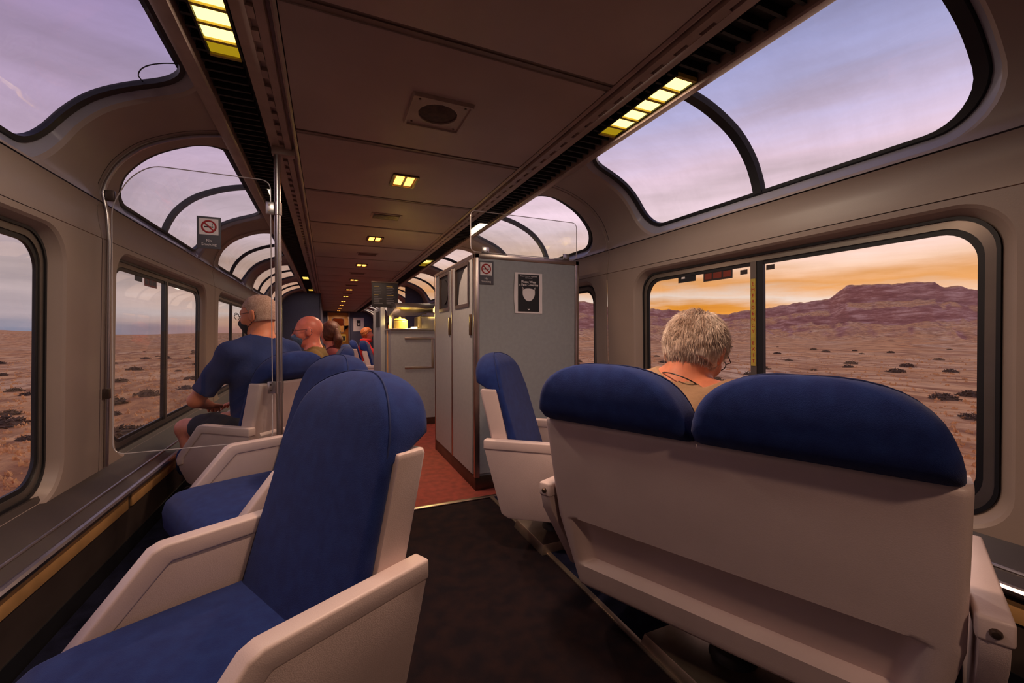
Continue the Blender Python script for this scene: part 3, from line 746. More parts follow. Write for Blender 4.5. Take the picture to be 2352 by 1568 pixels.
sh = MB(); sh.loft(grid, True, True); sh.obj('back_shell', M_BEIGE, t, sharp=42)
for sx in (-1, 1): back_cushion(t, 0.233, sx * 0.234, DY, 2.85, 0.0, 0.966)
for sx in (-1, 1): seat_cushion(t, sx * 0.23 - 0.222, sx * 0.23 + 0.222)
MB().box(-0.44, 0.44, -0.22, 0.27, 0.205, 0.272).obj('seat_pan', M_BLACK, t, bevel=0.01)
for sx in (-1, 1):
    a = arm_parts(t, sx * 0.482, sx * 0.532, sx, yr=-0.315)
    MB().lathe([(0.001, 0.009), (0.006, 0.008), (0.009, 0.003), (0.009, -0.004)], 12).obj('bolt', M_DSTEEL, a)
    b = [o for o in COL.objects if o.parent == a][-1]; b.rotation_euler = (PI / 2, 0, 0); b.location = (sx * 0.507, -0.315, 0.522)
pedestal(t, (0, -0.005, 0), 0 - PAIR[2], 0.20)

# ------------------------------------------------------------------ pole and clear partition
PX, PY = -0.705, 2.60
t = tag(empty('grab_pole', (PX, PY, 0)), 'polished steel floor-to-ceiling pole beside the clear partition', 'pole')
MB().tube([(0, 0, 0.006), (0, 0, 2.02)], 0.0165, 18).obj('tube', M_STEEL, t)
MB().lathe([(0.032, 0.004), (0.032, 0.012), (0.02, 0.03), (0.017, 0.05)], 18).obj('floor_flange', M_STEEL, t)
MB().box(-0.026, 0.085, -0.022, 0.022, 2.012, 2.052).obj('ceiling_bracket', M_RAIL, t, bevel=0.004)
for z in (1.725, 0.765):
    c = MB().box(-0.055, 0.0, -0.010, 0.010, z - 0.033, z + 0.033).add(*[[], []]).obj('clamp', M_STEEL, t, bevel=0.003)
    MB().tube([(0, 0, z - 0.033), (0, 0, z + 0.033)], 0.021, 16).obj('clamp_ring', M_STEEL, c)
    for dz in (-0.016, 0.016): 
        MB().box(-0.044, -0.036, -0.0125, -0.009, z + dz - 0.004, z + dz + 0.004).obj('screw', M_DSTEEL, c)
t = tag(empty('clear_partition', (0, PY, 0)), 'tall clear acrylic partition between the left wall and the steel pole', 'partition')
def acrylic(parent, poly, y0, y1, edge=0.0025):
    MB().prism(poly, 'y', y0, y1).obj('sheet', M_ACRYL, parent, sharp=20)
    MB().tube([(x, (y0 + y1) / 2, z) for x, z in poly], edge, 6, closed=True).obj('polished_edge', M_ACEDGE, parent)
def rpoly(pts, r, n=5):
    out = []; N_ = len(pts)
    for i in range(N_):
        p = Vector(pts[i]); a = (Vector(pts[i - 1]) - p); b = (Vector(pts[(i + 1) % N_]) - p)
        ri = min(r, a.length * .45, b.length * .45)
        A = p + a.normalized() * ri; Bq = p + b.normalized() * ri
        for k in range(n + 1):
            t_ = k / n; out.append(tuple(A * (1 - t_) ** 2 + p * 2 * t_ * (1 - t_) + Bq * t_ ** 2))
    return out
acrylic(t, rpoly([(-1.405, 0.478), (-0.738, 0.478), (-0.738, 1.872), (-1.245, 1.872), (-1.33, 1.80), (-1.395, 1.66)], 0.05), -0.004, 0.004)
for x, z in ((-1.40, 1.705), (-1.43, 0.77)):
    MB().box(x - 0.016, x + 0.018, -0.013, 0.013, z - 0.024, z + 0.024).obj('wall_clamp', M_DSTEEL, t, bevel=0.003)
# metal post against the wall that carries the sheet
MB().tube([(-1.431, 0.0, 0.425), (-1.417, 0.0, 1.0), (-1.407, 0.0, 1.49), (-1.413, 0.0, 1.62)] + [(-prof(q, -0.011).x, 0.0, prof(q, -0.011).y) for q in [0.05 + (STOT - 0.10) * k / 14 for k in range(15)]], 0.009, 12).obj('wall_post', M_STEEL, t)

def no_smoking(parent, w, h, y, face=-1, with_text=True):
    """sign in the local x-z plane, facing -y"""
    MB().box(-w / 2, w / 2, y, y + 0.004, -h / 2, h / 2).obj('plaque', M_PGREY, parent, bevel=0.001)
    q = w * 0.80
    cz = h / 2 - w * 0.10 - q / 2
    MB().box(-q / 2, q / 2, y - 0.001, y, cz - q / 2, cz + q / 2).obj('white_field', M_WHITE, parent)
    R = q * 0.36
    mb = MB(); mb.tube([(R * math.cos(a), y - 0.0015, cz + R * math.sin(a)) for a in [2 * PI * k / 28 for k in range(28)]], q * 0.05, 6, closed=True); rg = mb.obj('prohibition_ring', M_PRED, parent)
    c45 = R * 0.707
    MB().tube([(-c45, y - 0.0016, cz + c45), (c45, y - 0.0016, cz - c45)], q * 0.045, 6).obj('prohibition_bar', M_PRED, parent)
    MB().box(-R * 0.7, R * 0.35, y - 0.0014, y - 0.0006, cz - R * 0.16, cz + R * 0.06).obj('cigarette', M_PBLACK, parent)
    MB().box(R * 0.40, R * 0.62, y - 0.0014, y - 0.0006, cz - R * 0.16, cz + R * 0.06).obj('cigarette_tip', M_PBLACK, parent)
    MB().tube([(R * .5, y - 0.0012, cz + R * .12), (R * .42, y - 0.0012, cz + R * .3), (R * .6, y - 0.0012, cz + R * .45)], q * 0.018, 5).obj('smoke_curl', M_PBLACK, parent)
    if with_text:
        text_mesh('No\nSmoking', w * 0.185, M_WHITE, parent, Matrix.Translation((0, y - 0.0015, -h * 0.31)) @ Matrix.Rotation(PI / 2, 4, 'X'))
t = tag(empty('no_smoking_sign', (-1.012, PY - 0.0095, 1.567)), 'small no smoking sign fixed to the clear partition on the left', 'sign')
no_smoking(t, 0.102, 0.162, 0.0)

# ------------------------------------------------------------------ grey cabinet
CX0, CX1, CY0, CY1, CH = 0.432, 1.242, 2.668, 3.80, 1.592
t = tag(empty('cabinet', (0, 0, 0)), 'tall grey laminate cabinet with metal edges and waste flaps at the aisle', 'cabinet')
MB().box(CX0 + 0.012, CX1 - 0.012, CY0 + 0.012, CY1 - 0.005, 0.10, CH - 0.012).obj('carcass', M_CAB, t)
MB().box(CX0 + 0.035, CX1 - 0.035, CY0 + 0.005, CY0 + 0.012, 0.115, CH - 0.035).obj('front_panel', M_CAB, t)
MB().box(CX0 + 0.004, CX1 - 0.004, CY0 + 0.002, CY1 - .01, 0.0, 0.10).obj('plinth', M_DSTEEL, t, bevel=0.004)
for x0, x1 in ((CX0, CX0 + 0.034), (CX1 - 0.03, CX1)): MB().box(x0, x1, CY0, CY0 + 0.03, 0.09, CH).obj('corner_trim', M_ALU, t, bevel=0.004)
MB().box(CX0, CX1, CY0, CY0 + 0.03, CH - 0.034, CH + 0.001).obj('top_trim', M_ALU, t, bevel=0.004)
MB().box(CX0, CX0 + 0.03, CY0 + .03, CY1, CH - 0.03, CH).obj('top_trim', M_ALU, t, bevel=0.004)
MB().box(CX1 - 0.03, CX1, CY0 + .03, CY1, CH - 0.03, CH).obj('top_trim', M_ALU, t, bevel=0.004)
MB().box(CX0 - 0.002, CX0 + 0.02, CY1 - 0.03, CY1, 0.0, CH).obj('corner_trim', M_ALU, t, bevel=0.004)
MB().box(CX0 - 0.002, CX0 + 0.02, 3.205, 3.245, 0.1, CH - 0.03).obj('centre_stile', M_ALU, t, bevel=0.004)
for y0, y1 in ((2.72, 3.195), (3.255, 3.76)):
    oz0, oz1 = 1.255, 1.545
    oy0, oy1 = (2.79, 3.11) if y0 < 3 else (3.30, 3.60)
    d = MB(); x = CX0 - 0.001
    d.box(x, x + 0.018, y0, y1, 0.105, oz0 - 0.0); d.box(x, x + 0.018, y0, oy0, oz0, CH - 0.035); d.box(x, x + 0.018, oy1, y1, oz0, CH - 0.035); d.box(x, x + 0.018, oy0, oy1, oz1, CH - 0.035)
    dd = d.obj('door', M_CAB, t)
    fo = [(oy0 - 0.012, oz0 - 0.012), (oy1 + 0.012, oz0 - 0.012), (oy1 + 0.012, oz1 + 0.012), (oy0 - 0.012, oz1 + 0.012)]; fi = [(oy0 + .012, oz0 + .012), (oy1 - .012, oz0 + .012), (oy1 - .012, oz1 - .012), (oy0 + .012, oz1 - .012)]
    m_ = MB(); m_.loft([[(x - 0.006, a, b) for a, b in fo], [(x - 0.008, a, b) for a, b in fi], [(x + 0.035, a, b) for a, b in fi], [(x + 0.035, a, b) for a, b in fo]], False, False); m_.obj('flap_frame', M_ALU, dd)
    MB().box(x + 0.006, x + 0.012, oy0 + .008, oy1 - .008, oz0 + .008, oz1 - .008).obj('waste_opening', M_BLACK, dd)
    if y0 < 3: MB().prism([(oy0 + 0.02, oz0 + 0.01), (oy1 - 0.06, oz0 + 0.01), (oy1 - 0.10, oz0 + 0.16), (oy0 + 0.10, oz1 - 0.03), (oy0 + 0.02, oz1 - 0.02)], 'x', x - 0.001, x + 0.004).obj('waste_flap', M_CAB, dd)
    else: 
        MB().lathe([(0.001, 0), (0.10, 0.0), (0.10, 0.006)], 20).obj('bin_mouth', M_PBLACK, dd)
        bmth = [o for o in COL.objects if o.parent == dd][-1]; bmth.rotation_euler = (0, -PI / 2, 0); bmth.location = (x + 0.005, (oy0 + oy1) / 2, (oz0 + oz1) / 2)
    MB().box(x - 0.008, x, y0 + 0.004, y0 + 0.05, 1.045, 1.187).obj('hinge', mat('hinge_bronze', (120, 96, 70), 0.35, 0.9), dd, bevel=0.002)
# signs on the cabinet
s = tag(empty('no_smoking_sign', (0.513, CY0 - 0.0008 + 0.001, 1.464)), 'no smoking sign at the top left of the grey cabinet', 'sign')
no_smoking(s, 0.106, 0.157, 0.0)
s = tag(empty('poster', (0.829, CY0 + 0.004, 1.339)), 'black and white poster about wearing a face covering, on the grey cabinet', 'poster')
pw, ph = 0.213, 0.282
nx_, nz_ = 10, 14
g = []; 
for j in range(nz_ + 1):
    row = []
    for i in range(nx_ + 1):
        x = -pw / 2 + pw * i / nx_; z = -ph / 2 + ph * j / nz_
        lift = 0.010 * max(0, abs(x) / (pw / 2) - 0.55) ** 2 * (1 + 0.6 * math.sin(z * 40))
        row.append((x + (-0.006 if i == 0 else 0) * math.cos(z * 14), -0.003 - lift, z))
    g.append(row)
MB().loft(g, False, False, closed=False).obj('paper_sheet', M_WHITE, s, recalc=False)
MB().box(-0.082, 0.082, -0.0062, -0.0045, -0.128, 0.130).obj('printed_field', M_PBLACK, s)
def on_poster(txt, size, x, z, nm='lettering', sp=1.0, bold=0.0): text_mesh(txt, size, M_WHITE, s, Matrix.Translation((x, -0.0068, z)) @ Matrix.Rotation(PI / 2, 4, 'X'), nm, space=sp, bold=bold)
on_poster('Help protect our employees\nand yourself', 0.0115, 0, 0.112, sp=1.0)
on_poster('Please Wear\na Face Covering', 0.0225, 0, 0.068, sp=0.9, bold=0.0004)
mk = [(-0.047, 0.022), (-0.03, 0.030), (0.0, 0.034), (0.03, 0.030), (0.047, 0.022), (0.047, -0.012), (0.036, -0.036), (0.018, -0.052), (0.0, -0.056), (-0.018, -0.052), (-0.036, -0.036), (-0.047, -0.012)]
MB().prism([(a, b) for a, b in rpoly(mk, 0.02, 3)], 'y', -0.0074, -0.0062).obj('mask_picture', M_WHITE, s)
for sx in (-1, 1): MB().tube([(sx * 0.044, -0.0068, 0.020), (sx * 0.051, -0.0068, 0.042), (sx * 0.046, -0.0068, 0.040), (sx * 0.038, -0.0068, 0.024)], 0.0012, 5).obj('ear_loop', M_WHITE, s)
MB().prism([(-0.011, -0.108), (0.0, -0.120), (0.011, -0.108), (0.004, -0.111), (-0.004, -0.111)], 'y', -0.0072, -0.0062).obj('logo_mark', M_WHITE, s)
# sneeze guard on top
t = tag(empty('clear_guard', (0, CY0 + 0.03, CH)), 'low clear acrylic guard standing on top of the grey cabinet', 'guard')
acrylic(t, rpoly([(0.415, 0.012), (1.238, 0.012), (1.238, 0.285), (0.415, 0.285)], 0.04), -0.003, 0.003)
for x in (0.515, 1.145):
    br = MB().box(x - 0.026, x + 0.026, -0.012, -0.003, 0.001, 0.048).box(x - 0.026, x + 0.026, -0.012, 0.02, 0.001, 0.008).obj('bracket', M_STEEL, t, bevel=0.001)
    for dx in (-0.014, 0.014): MB().box(x + dx - 0.004, x + dx + 0.004, -0.0135, -0.012, 0.014, 0.022).obj('screw', M_DSTEEL, br)

# ------------------------------------------------------------------ galley counter
GY = 4.87
t = tag(empty('galley_counter', (0, 0, 0)), 'grey galley counter with metal framed panel beyond the tall cabinet', 'counter')
MB().box(0.19, 1.30, GY, 6.25, 0.09, 1.10).obj('counter_body', M_CAB, t)
MB().box(0.20, 1.29, GY + .02, 6.24, 0.0, 0.09).obj('plinth', M_DSTEEL, t)
MB().box(0.18, 1.30, GY - 0.012, 6.26, 1.10, 1.118).obj('worktop', M_STEEL, t, bevel=0.003)
for b in ((0.34, 0.672, 0.995, 1.02), (0.645, 0.672, 0.66, 0.995), (0.34, 0.645, 0.66, 0.685)):
    MB().box(b[0], b[1], GY - 0.008, GY, b[2], b[3]).obj('panel_frame', M_ALU, t, bevel=0.003)
MB().box(0.205, 0.225, GY - 0.004, GY + 0.02, 1.118, 1.26).obj('upright', M_ALU, t, bevel=0.002)
MB().box(0.183, 0.19, GY + .25, GY + .33, 0.1, 1.1).obj('side_stile', M_ORANGE_S, t)
MB().box(0.183, 0.19, GY + .75, GY + .98, 0.35, 0.95).obj('side_recess', M_PBLACK, t)
MB().box(0.180, 0.186, GY + .80, GY + .93, 0.45, 0.72).obj('side_label', M_PRED, t)
MB().box(0.135, 0.188, 5.36, 6.25, 0.02, 1.383).obj('tall_unit', M_CAB, t, bevel=0.006)
MB().box(0.128, 0.135, 5.45, 5.80, 1.14, 1.34).obj('tall_unit_door', M_PBLACK, t)
hd_ = MB().prism([(4.95, 1.36), (5.45, 1.30), (5.75, 1.30), (5.75, 1.42), (5.05, 1.42)], 'x', 0.26, 1.28).obj('hood', M_STEEL, t, bevel=0.004)
MB().box(0.70, 0.82, 4.948, 5.02, 1.315, 1.385).obj('hood_lamp', M_HOODL, hd_, bevel=0.006)
ld = bpy.data.lights.new('hood_light', 'AREA'); ld.size = 0.1; ld.energy = 12; ld.color = (1.0, 0.74, 0.22)
g_ = bpy.data.objects.new('lamp_glow', ld); COL.objects.link(g_); g_.parent = t; g_.location = (0.42, 5.04, 1.30)
for sx in (0.28, 1.24): MB().box(sx, sx + 0.03, 5.70, 5.74, 1.118, 1.32).obj('hood_post', M_STEEL, hd_)
t = tag(empty('steel_urn', (0.33, 5.15, 1.1185)), 'round steel urn glowing yellow under the hood lamp', 'urn')
MB().lathe([(0.085, 0.0), (0.092, 0.006), (0.092, 0.085), (0.086, 0.09), (0.086, 0.094)], 28).obj('urn_body', M_POTLIT, t)
MB().lathe([(0.090, 0.094), (0.090, 0.102), (0.06, 0.118), (0.02, 0.124), (0.012, 0.14), (0.001, 0.142)], 28).obj('urn_lid', M_POTLIT, t)
t = tag(MB().box(0.47, 0.53, 5.10, 5.22, 1.1185, 1.142).obj('napkin_stack', M_WHITE, None, bevel=0.003), 'small white stack of napkins between the steel urn and the machine', 'napkins')
t = tag(empty('coffee_machine', (0, 0, 0)), 'grey box-shaped machine on the galley counter', 'machine')
MB().box(0.55, 0.82, 5.12, 5.42, 1.119, 1.268).obj('machine_body', M_STEEL, t, bevel=0.008)
MB().box(0.546, 0.58, 5.10, 5.30, 1.13, 1.262).obj('machine_side', M_DSTEEL, t, bevel=0.004)
MB().tube([(0.58, 5.2, 1.262), (0.60, 5.2, 1.30), (0.66, 5.2, 1.31)], 0.006, 8).obj('machine_spout', M_DSTEEL, t)
# menu board hung from the ceiling
t = tag(empty('menu_board', (0.195, 5.40, 1.535)), 'black menu board hanging from the ceiling above the aisle side of the galley', 'sign')
MB().box(-0.155, 0.155, 0.0, 0.05, -0.15, 0.15).obj('board', M_PBLACK, t, bevel=0.004)
MB().box(-0.16, 0.16, -0.006, 0.055, 0.15, 0.165).obj('board_frame', M_DSTEEL, t)
rr_ = random.Random(3)
for cx in (-0.078, 0.070):
    z = 0.105
    for k in range(11):
        w = rr_.uniform(0.05, 0.105); yel = k in (0, 5)
        MB().box(cx - 0.055, cx - 0.055 + w, -0.0015, 0.0, z - 0.004, z + 0.003).obj('menu_line', M_YEL if yel else M_PGREY, t); z -= 0.021
t = tag(empty('poster', (0.825, YEND - 0.052, 1.49)), 'white framed poster with a small face covering notice on the far end wall', 'poster')
MB().box(-0.22, 0.22, -0.01, 0.0, -0.30, 0.30).obj('poster_sheet', M_WHITE, t)
MB().box(-0.085, 0.085, -0.013, -0.01, -0.07, 0.19).obj('printed_field', M_PBLACK, t)
MB().prism([(-0.04, 0.06), (0.04, 0.06), (0.035, 0.0), (0, -0.025), (-0.035, 0.0)], 'y', -0.016, -0.013).obj('mask_picture', M_WHITE, t)

# ------------------------------------------------------------------ window stickers and exit strip
t = tag(empty('exit_strip', (1.4655, 1.4370, 1.11)), 'yellow vertical EMERGENCY EXIT strip on the mullion of the right window', 'sign')
st_ = MB().box(-0.0004, 0.0010, -0.0125, 0.0125, -0.215, 0.215).obj('strip', M_YEL, t); t.rotation_euler = (0, -0.02, 0)
# letters stack downwards; read from inside the car (facing -x)
word = 'EMERGENCY EXIT'
for i, ch in enumerate(word):
    if ch == ' ': continue
    z = 0.19 - i * 0.0293
    text_mesh(ch, 0.025, M_PRED, t, Matrix.Translation((-0.0008, 0, z)) @ Matrix.Rotation(-PI / 2, 4, 'Z') @ Matrix.Rotation(PI / 2, 4, 'X'))
def sticker(label, sg, y0, y1, z0, z1, m, bars, mbar):
    x = sg * (1.492 - ((z0 + z1) / 2 - 0.49) * 0.02 - 0.004)
    t = tag(empty('window_sticker', (x, 0, 0)), label, 'sticker')
    MB().box(-0.0008, 0.0008, y0, y1, z0, z1).obj('sticker_sheet', m, t)
    for (a, b, c, d) in bars:
        MB().box(*sorted((-sg * 0.0009, -sg * 0.0016)), y0 + (y1 - y0) * a, y0 + (y1 - y0) * b, z0 + (z1 - z0) * c, z0 + (z1 - z0) * d).obj('print_block', mbar, t)
wl = tag(MB().tube([arch_pt(-1, p_.x, STOT - 0.085 - p_.y, 0.036) for p_ in spline([(2.180, 0.150), (2.135, 0.150), (2.095, 0.128), (2.072, 0.095), (2.060, 0.05), (2.058, -0.005)], 5)], 0.0022, 6).obj('wire_loop', M_BLACK), 'thin dark curved wire across the top corner of the left upper window', 'wire')
M_STRED = mat('sticker_red', (120, 44, 30), 0.6); M_STDK = mat('sticker_dark', (48, 34, 34), 0.6)
three = [(0.05, 0.3, 0.2, 0.8), (0.36, 0.64, 0.2, 0.8), (0.7, 0.95, 0.2, 0.8)]
sticker('dark red three-panel instruction sticker at the top of the right window', 1, 1.56, 1.745, 1.345, 1.398, M_STDK, three, M_STRED)
sticker('small black sticker with a white spot at the top left of the right window', 1, 1.80, 1.93, 1.358, 1.398, M_PBLACK, [(0.6, 0.8, 0.55, 0.9)], M_WHITE)
sticker('tiny dark symbol sticker just left of the right window mullion', 1, 1.475, 1.515, 1.355, 1.378, M_STDK, [], None)
sticker('tiny dark symbol sticker just right of the right window mullion', 1, 1.335, 1.375, 1.36, 1.383, M_STDK, [], None)
sticker('red instruction sticker at the top of the left window behind the partition', -1, 3.22, 3.42, 1.345, 1.398, M_STRED, three, M_STDK)
sticker('small black sticker at the top left of the window behind the partition', -1, 3.08, 3.19, 1.36, 1.398, M_PBLACK, [], None)

# ------------------------------------------------------------------ people: smooth implicit bodies
def smin(a, b, k):
    h = np.clip(0.5 + 0.5 * (b - a) / k, 0, 1); return b * (1 - h) + a * h - k * h * (1 - h)
class Field:
    """a smooth union of round cones and ellipsoids, meshed with surface nets"""
    def __init__(s): s.p = []
    def cone(s, a, b, r1, r2, k=0.03): s.p.append(('c', np.array(a, float), np.array(b, float), r1, r2, k)); return s
    def ell(s, c, r, k=0.03, R=None): s.p.append(('e', np.array(c, float), np.array(r, float), R, None, k)); return s
    def ev(s, X):
        d = None
        for q in s.p:
            if q[0] == 'c':
                _, a, b, r1, r2, k = q; ab = b - a; L2 = max(1e-9, float(ab @ ab))
                t = np.clip(((X - a) @ ab) / L2, 0, 1); v = np.linalg.norm(X - a - t[:, None] * ab, axis=1) - (r1 + (r2 - r1) * t)
            else:
                _, c, r, R, _n, k = q; P = X - c
                if R is not None: P = P @ R
                k0 = np.linalg.norm(P / r, axis=1); k1 = np.linalg.norm(P / (r * r), axis=1); v = k0 * (k0 - 1) / np.maximum(k1, 1e-6)
            d = v if d is None else smin(d, v, k)
        return d
    def bounds(s):
        lo = np.full(3, 9.); hi = np.full(3, -9.)
        for q in s.p:
            if q[0] == 'c':
                r = max(q[3], q[4]); lo = np.minimum(lo, np.minimum(q[1], q[2]) - r); hi = np.maximum(hi, np.maximum(q[1], q[2]) + r)
            else:
                r = q[2].max(); lo = np.minimum(lo, q[1] - r); hi = np.maximum(hi, q[1] + r)
        return lo - 0.03, hi + 0.03
def surface_nets(fun, lo, hi, h):
    n = np.ceil((hi - lo) / h).astype(int) + 2
    # coarse pass, then only the cells near the surface
    c = 4; nc = np.ceil(n / c).astype(int) + 1
    gx = [lo[i] + np.arange(nc[i]) * h * c for i in range(3)]
    G = np.stack(np.meshgrid(*gx, indexing='ij'), -1).reshape(-1, 3)
    D = fun(G).reshape(nc)
    F_ = np.full(nc * c, 1.0)
    F_[:] = np.where(np.repeat(np.repeat(np.repeat(D, c, 0), c, 1), c, 2) > 0, 1.0, -1.0)
    near = np.abs(D) < h * c * 2.6
    idx = np.argwhere(near)
    off = np.stack(np.meshgrid(*[np.arange(c)] * 3, indexing='ij'), -1).reshape(-1, 3)
    # each coarse node owns the fine nodes following it; take those before it too
    pts = (idx[:, None, :] * c + off[None]).reshape(-1, 3)
    F_[pts[:, 0], pts[:, 1], pts[:, 2]] = fun(lo + pts * h)
    F_ = F_[:n[0], :n[1], :n[2]]
    S = F_ < 0
    cs = np.zeros(np.array(S.shape) - 1, int)
    for dx in (0, 1):
        for dy in (0, 1):
            for dz in (0, 1): cs += S[dx:dx + cs.shape[0], dy:dy + cs.shape[1], dz:dz + cs.shape[2]]
    cells = np.argwhere((cs > 0) & (cs < 8))
    vid = -np.ones(cs.shape, int); vid[cells[:, 0], cells[:, 1], cells[:, 2]] = np.arange(len(cells))
    acc = np.zeros((len(cells), 3)); cnt = np.zeros(len(cells))
    cor = [(a, b, c_) for a in (0, 1) for b in (0, 1) for c_ in (0, 1)]
    for i, a in enumerate(cor):
        for b in cor[i + 1:]:
            if sum(abs(x - y) for x, y in zip(a, b)) != 1: continue
            fa = F_[cells[:, 0] + a[0], cells[:, 1] + a[1], cells[:, 2] + a[2]]; fb = F_[cells[:, 0] + b[0], cells[:, 1] + b[1], cells[:, 2] + b[2]]
            m = (fa < 0) != (fb < 0); t = np.where(m, fa / np.where(m, fa - fb, 1), 0)
            P = np.array(a) + (np.array(b) - np.array(a)) * t[:, None]
            acc[m] += P[m]; cnt[m] += 1
    V = lo + (cells + acc / cnt[:, None]) * h
    faces = []
    for ax in range(3):
        o = [0, 0, 0]; o[ax] = 1
        A = S[:S.shape[0] - o[0], :S.shape[1] - o[1], :S.shape[2] - o[2]]; Bq = S[o[0]:, o[1]:, o[2]:]
        E_ = np.argwhere(A != Bq); u, v = (ax + 1) % 3, (ax + 2) % 3
        E_ = E_[(E_[:, u] > 0) & (E_[:, v] > 0) & (E_[:, u] < S.shape[u] - 1) & (E_[:, v] < S.shape[v] - 1)]
        du = np.zeros(3, int); du[u] = 1; dv = np.zeros(3, int); dv[v] = 1
        q = [E_ - du - dv, E_ - dv, E_, E_ - du]
        I = np.stack([vid[x[:, 0], x[:, 1], x[:, 2]] for x in q], 1)
        flip = ~A[E_[:, 0], E_[:, 1], E_[:, 2]]
        I[flip] = I[flip][:, ::-1]; faces.append(I)
    Fq = np.concatenate(faces); Fq = Fq[(Fq >= 0).all(1)]
    return V, Fq
def field_mesh(name, fun, lo, hi, h, m, parent, smooth=1):
    V, Fq = surface_nets(fun, np.array(lo, float), np.array(hi, float), h)
    for _ in range(smooth):          # one Laplacian pass
        S_ = np.zeros_like(V); C_ = np.zeros(len(V))
        for a, b in ((0, 1), (1, 2), (2, 3), (3, 0)):
            np.add.at(S_, Fq[:, a], V[Fq[:, b]]); np.add.at(C_, Fq[:, a], 1); np.add.at(S_, Fq[:, b], V[Fq[:, a]]); np.add.at(C_, Fq[:, b], 1)
        V = V * 0.5 + 0.5 * S_ / np.maximum(C_, 1)[:, None]
    me = bpy.data.meshes.new(name); me.from_pydata(V.tolist(), [], Fq.tolist()); me.update()
    me.polygons.foreach_set('use_smooth', [True] * len(me.polygons))
    return link(name, me, m, parent)
def rotm(yaw=0, pitch=0, roll=0):
    """columns are the head's axes: x right, y forward, z up; pitch > 0 bows the head"""
    return np.array((Matrix.Rotation(yaw, 3, 'Z') @ Matrix.Rotation(-pitch, 3, 'X') @ Matrix.Rotation(roll, 3, 'Y')))
def add_head(F_, c, R, s=1.0, ears=True):
    P = lambda x, y, z: c + R @ (np.array([x, y, z]) * s)
    F_.ell(P(0, -0.012, 0.028), np.array((0.074, 0.094, 0.088)) * s, 0.02, R)
    F_.ell(P(0, 0.020, -0.022), np.array((0.064, 0.072, 0.082)) * s, 0.03, R)
    F_.ell(P(0, 0.048, -0.082), np.array((0.036, 0.034, 0.028)) * s, 0.03, R)         # chin
    F_.cone(P(0, 0.082, 0.020), P(0, 0.108, -0.026), 0.008 * s, 0.015 * s, 0.014)      # nose
    F_.cone(P(-0.030, 0.074, 0.026), P(0.030, 0.074, 0.026), 0.012 * s, 0.012 * s, 0.015)   # brow
    F_.cone(P(-0.020, 0.084, -0.054), P(0.020, 0.084, -0.054), 0.009 * s, 0.009 * s, 0.012)  # lips
    for sx in (-1, 1):
        F_.ell(P(sx * 0.042, 0.058, -0.022), np.array((0.022, 0.02, 0.024)) * s, 0.02, R)
        if ears:
            F_.ell(P(sx * 0.079, -0.004, -0.006), np.array((0.0105, 0.021, 0.033)) * s, 0.006, R @ rotm(sx * 0.35))
            F_.ell(P(sx * 0.083, -0.010, 0.008), np.array((0.0095, 0.016, 0.020)) * s, 0.006, R @ rotm(sx * 0.5))
def add_hand(F_, w, d, up, side, s=1.0):
    d = np.array(d, float); d /= np.linalg.norm(d); up = np.array(up, float); up -= d * (up @ d); up /= np.linalg.norm(up); sd = np.cross(d, up) * side
    w = np.array(w, float)
    pc = w + d * 0.045
    F_.ell(pc, np.array((0.040, 0.050, 0.017)) * s, 0.02, np.stack([sd, d, up], 1))
    for i, (o, l) in enumerate(((-0.030, 0.058), (-0.010, 0.068), (0.010, 0.064), (0.029, 0.050))):
        a = w + d * 0.082 + sd * o; b = a + d * l * 0.5 - up * 0.006; c = b + d * l * 0.38 - up * 0.022
        F_.cone(a, b, 0.0095, 0.0088, 0.006); F_.cone(b, c, 0.0088, 0.0075, 0.005)
    a = w + d * 0.03 - sd * 0.030; b = a - sd * 0.026 + d * 0.030; c = b + d * 0.028 + sd * 0.006 - up * 0.008
    F_.cone(a, b, 0.013, 0.010, 0.008); F_.cone(b, c, 0.010, 0.0085, 0.005)

M_SKIN = mat('skin_warm', (222, 138, 104), 0.5, var=0.07, scale=30, sub=0.15)
M_SKINP = mat('skin_pink', (226, 132, 112), 0.42, var=0.08, scale=25, sub=0.15)
M_GREYH = mat('hair_silver', (234, 214, 198), 0.5, var=0.35, scale=40, col2=(176, 148, 130))
M_BUZZ = mat('hair_buzzed', (224, 190, 174), 0.8, var=0.2, scale=160, bump=0.8, bscale=600, col2=(190, 150, 132))
M_BROWN = mat('hair_brown', (92, 48, 28), 0.55, var=0.3, scale=60, stretch=(3, 3, 0.5), bump=0.5, bscale=150)
M_GINGER = mat('hair_ginger', (176, 96, 44), 0.55, var=0.3, scale=60, bump=0.5, bscale=150)
M_TAN = mat('shirt_tan', (176, 140, 108), 0.9, var=0.08, scale=12, bump=0.35, bscale=90)
M_NAVY = mat('shirt_navy', (31, 48, 102), 0.9, var=0.15, scale=10, bump=0.35, bscale=90)
M_OLIVE = mat('shirt_olive', (120, 92, 44), 0.9, var=0.15, scale=14, bump=0.4, bscale=90)
M_DKRED = mat('top_red', (190, 30, 34), 0.85, var=0.15, scale=14, bump=0.4, bscale=90)
M_MAROON = mat('top_maroon', (104, 34, 40), 0.85, var=0.15, scale=14)
M_SHORTS = mat('shorts_dark', (50, 48, 56), 0.9, var=0.15)
M_SHOE = mat('shoe_grey', (70, 66, 66), 0.7)
M_MASK = mat('mask_blue', (92, 116, 146), 0.85, var=0.25, scale=70)
M_MASKD = mat('mask_dark', (40, 40, 50), 0.85)
M_GLS = mat('spectacle_frame', (40, 30, 28), 0.4)

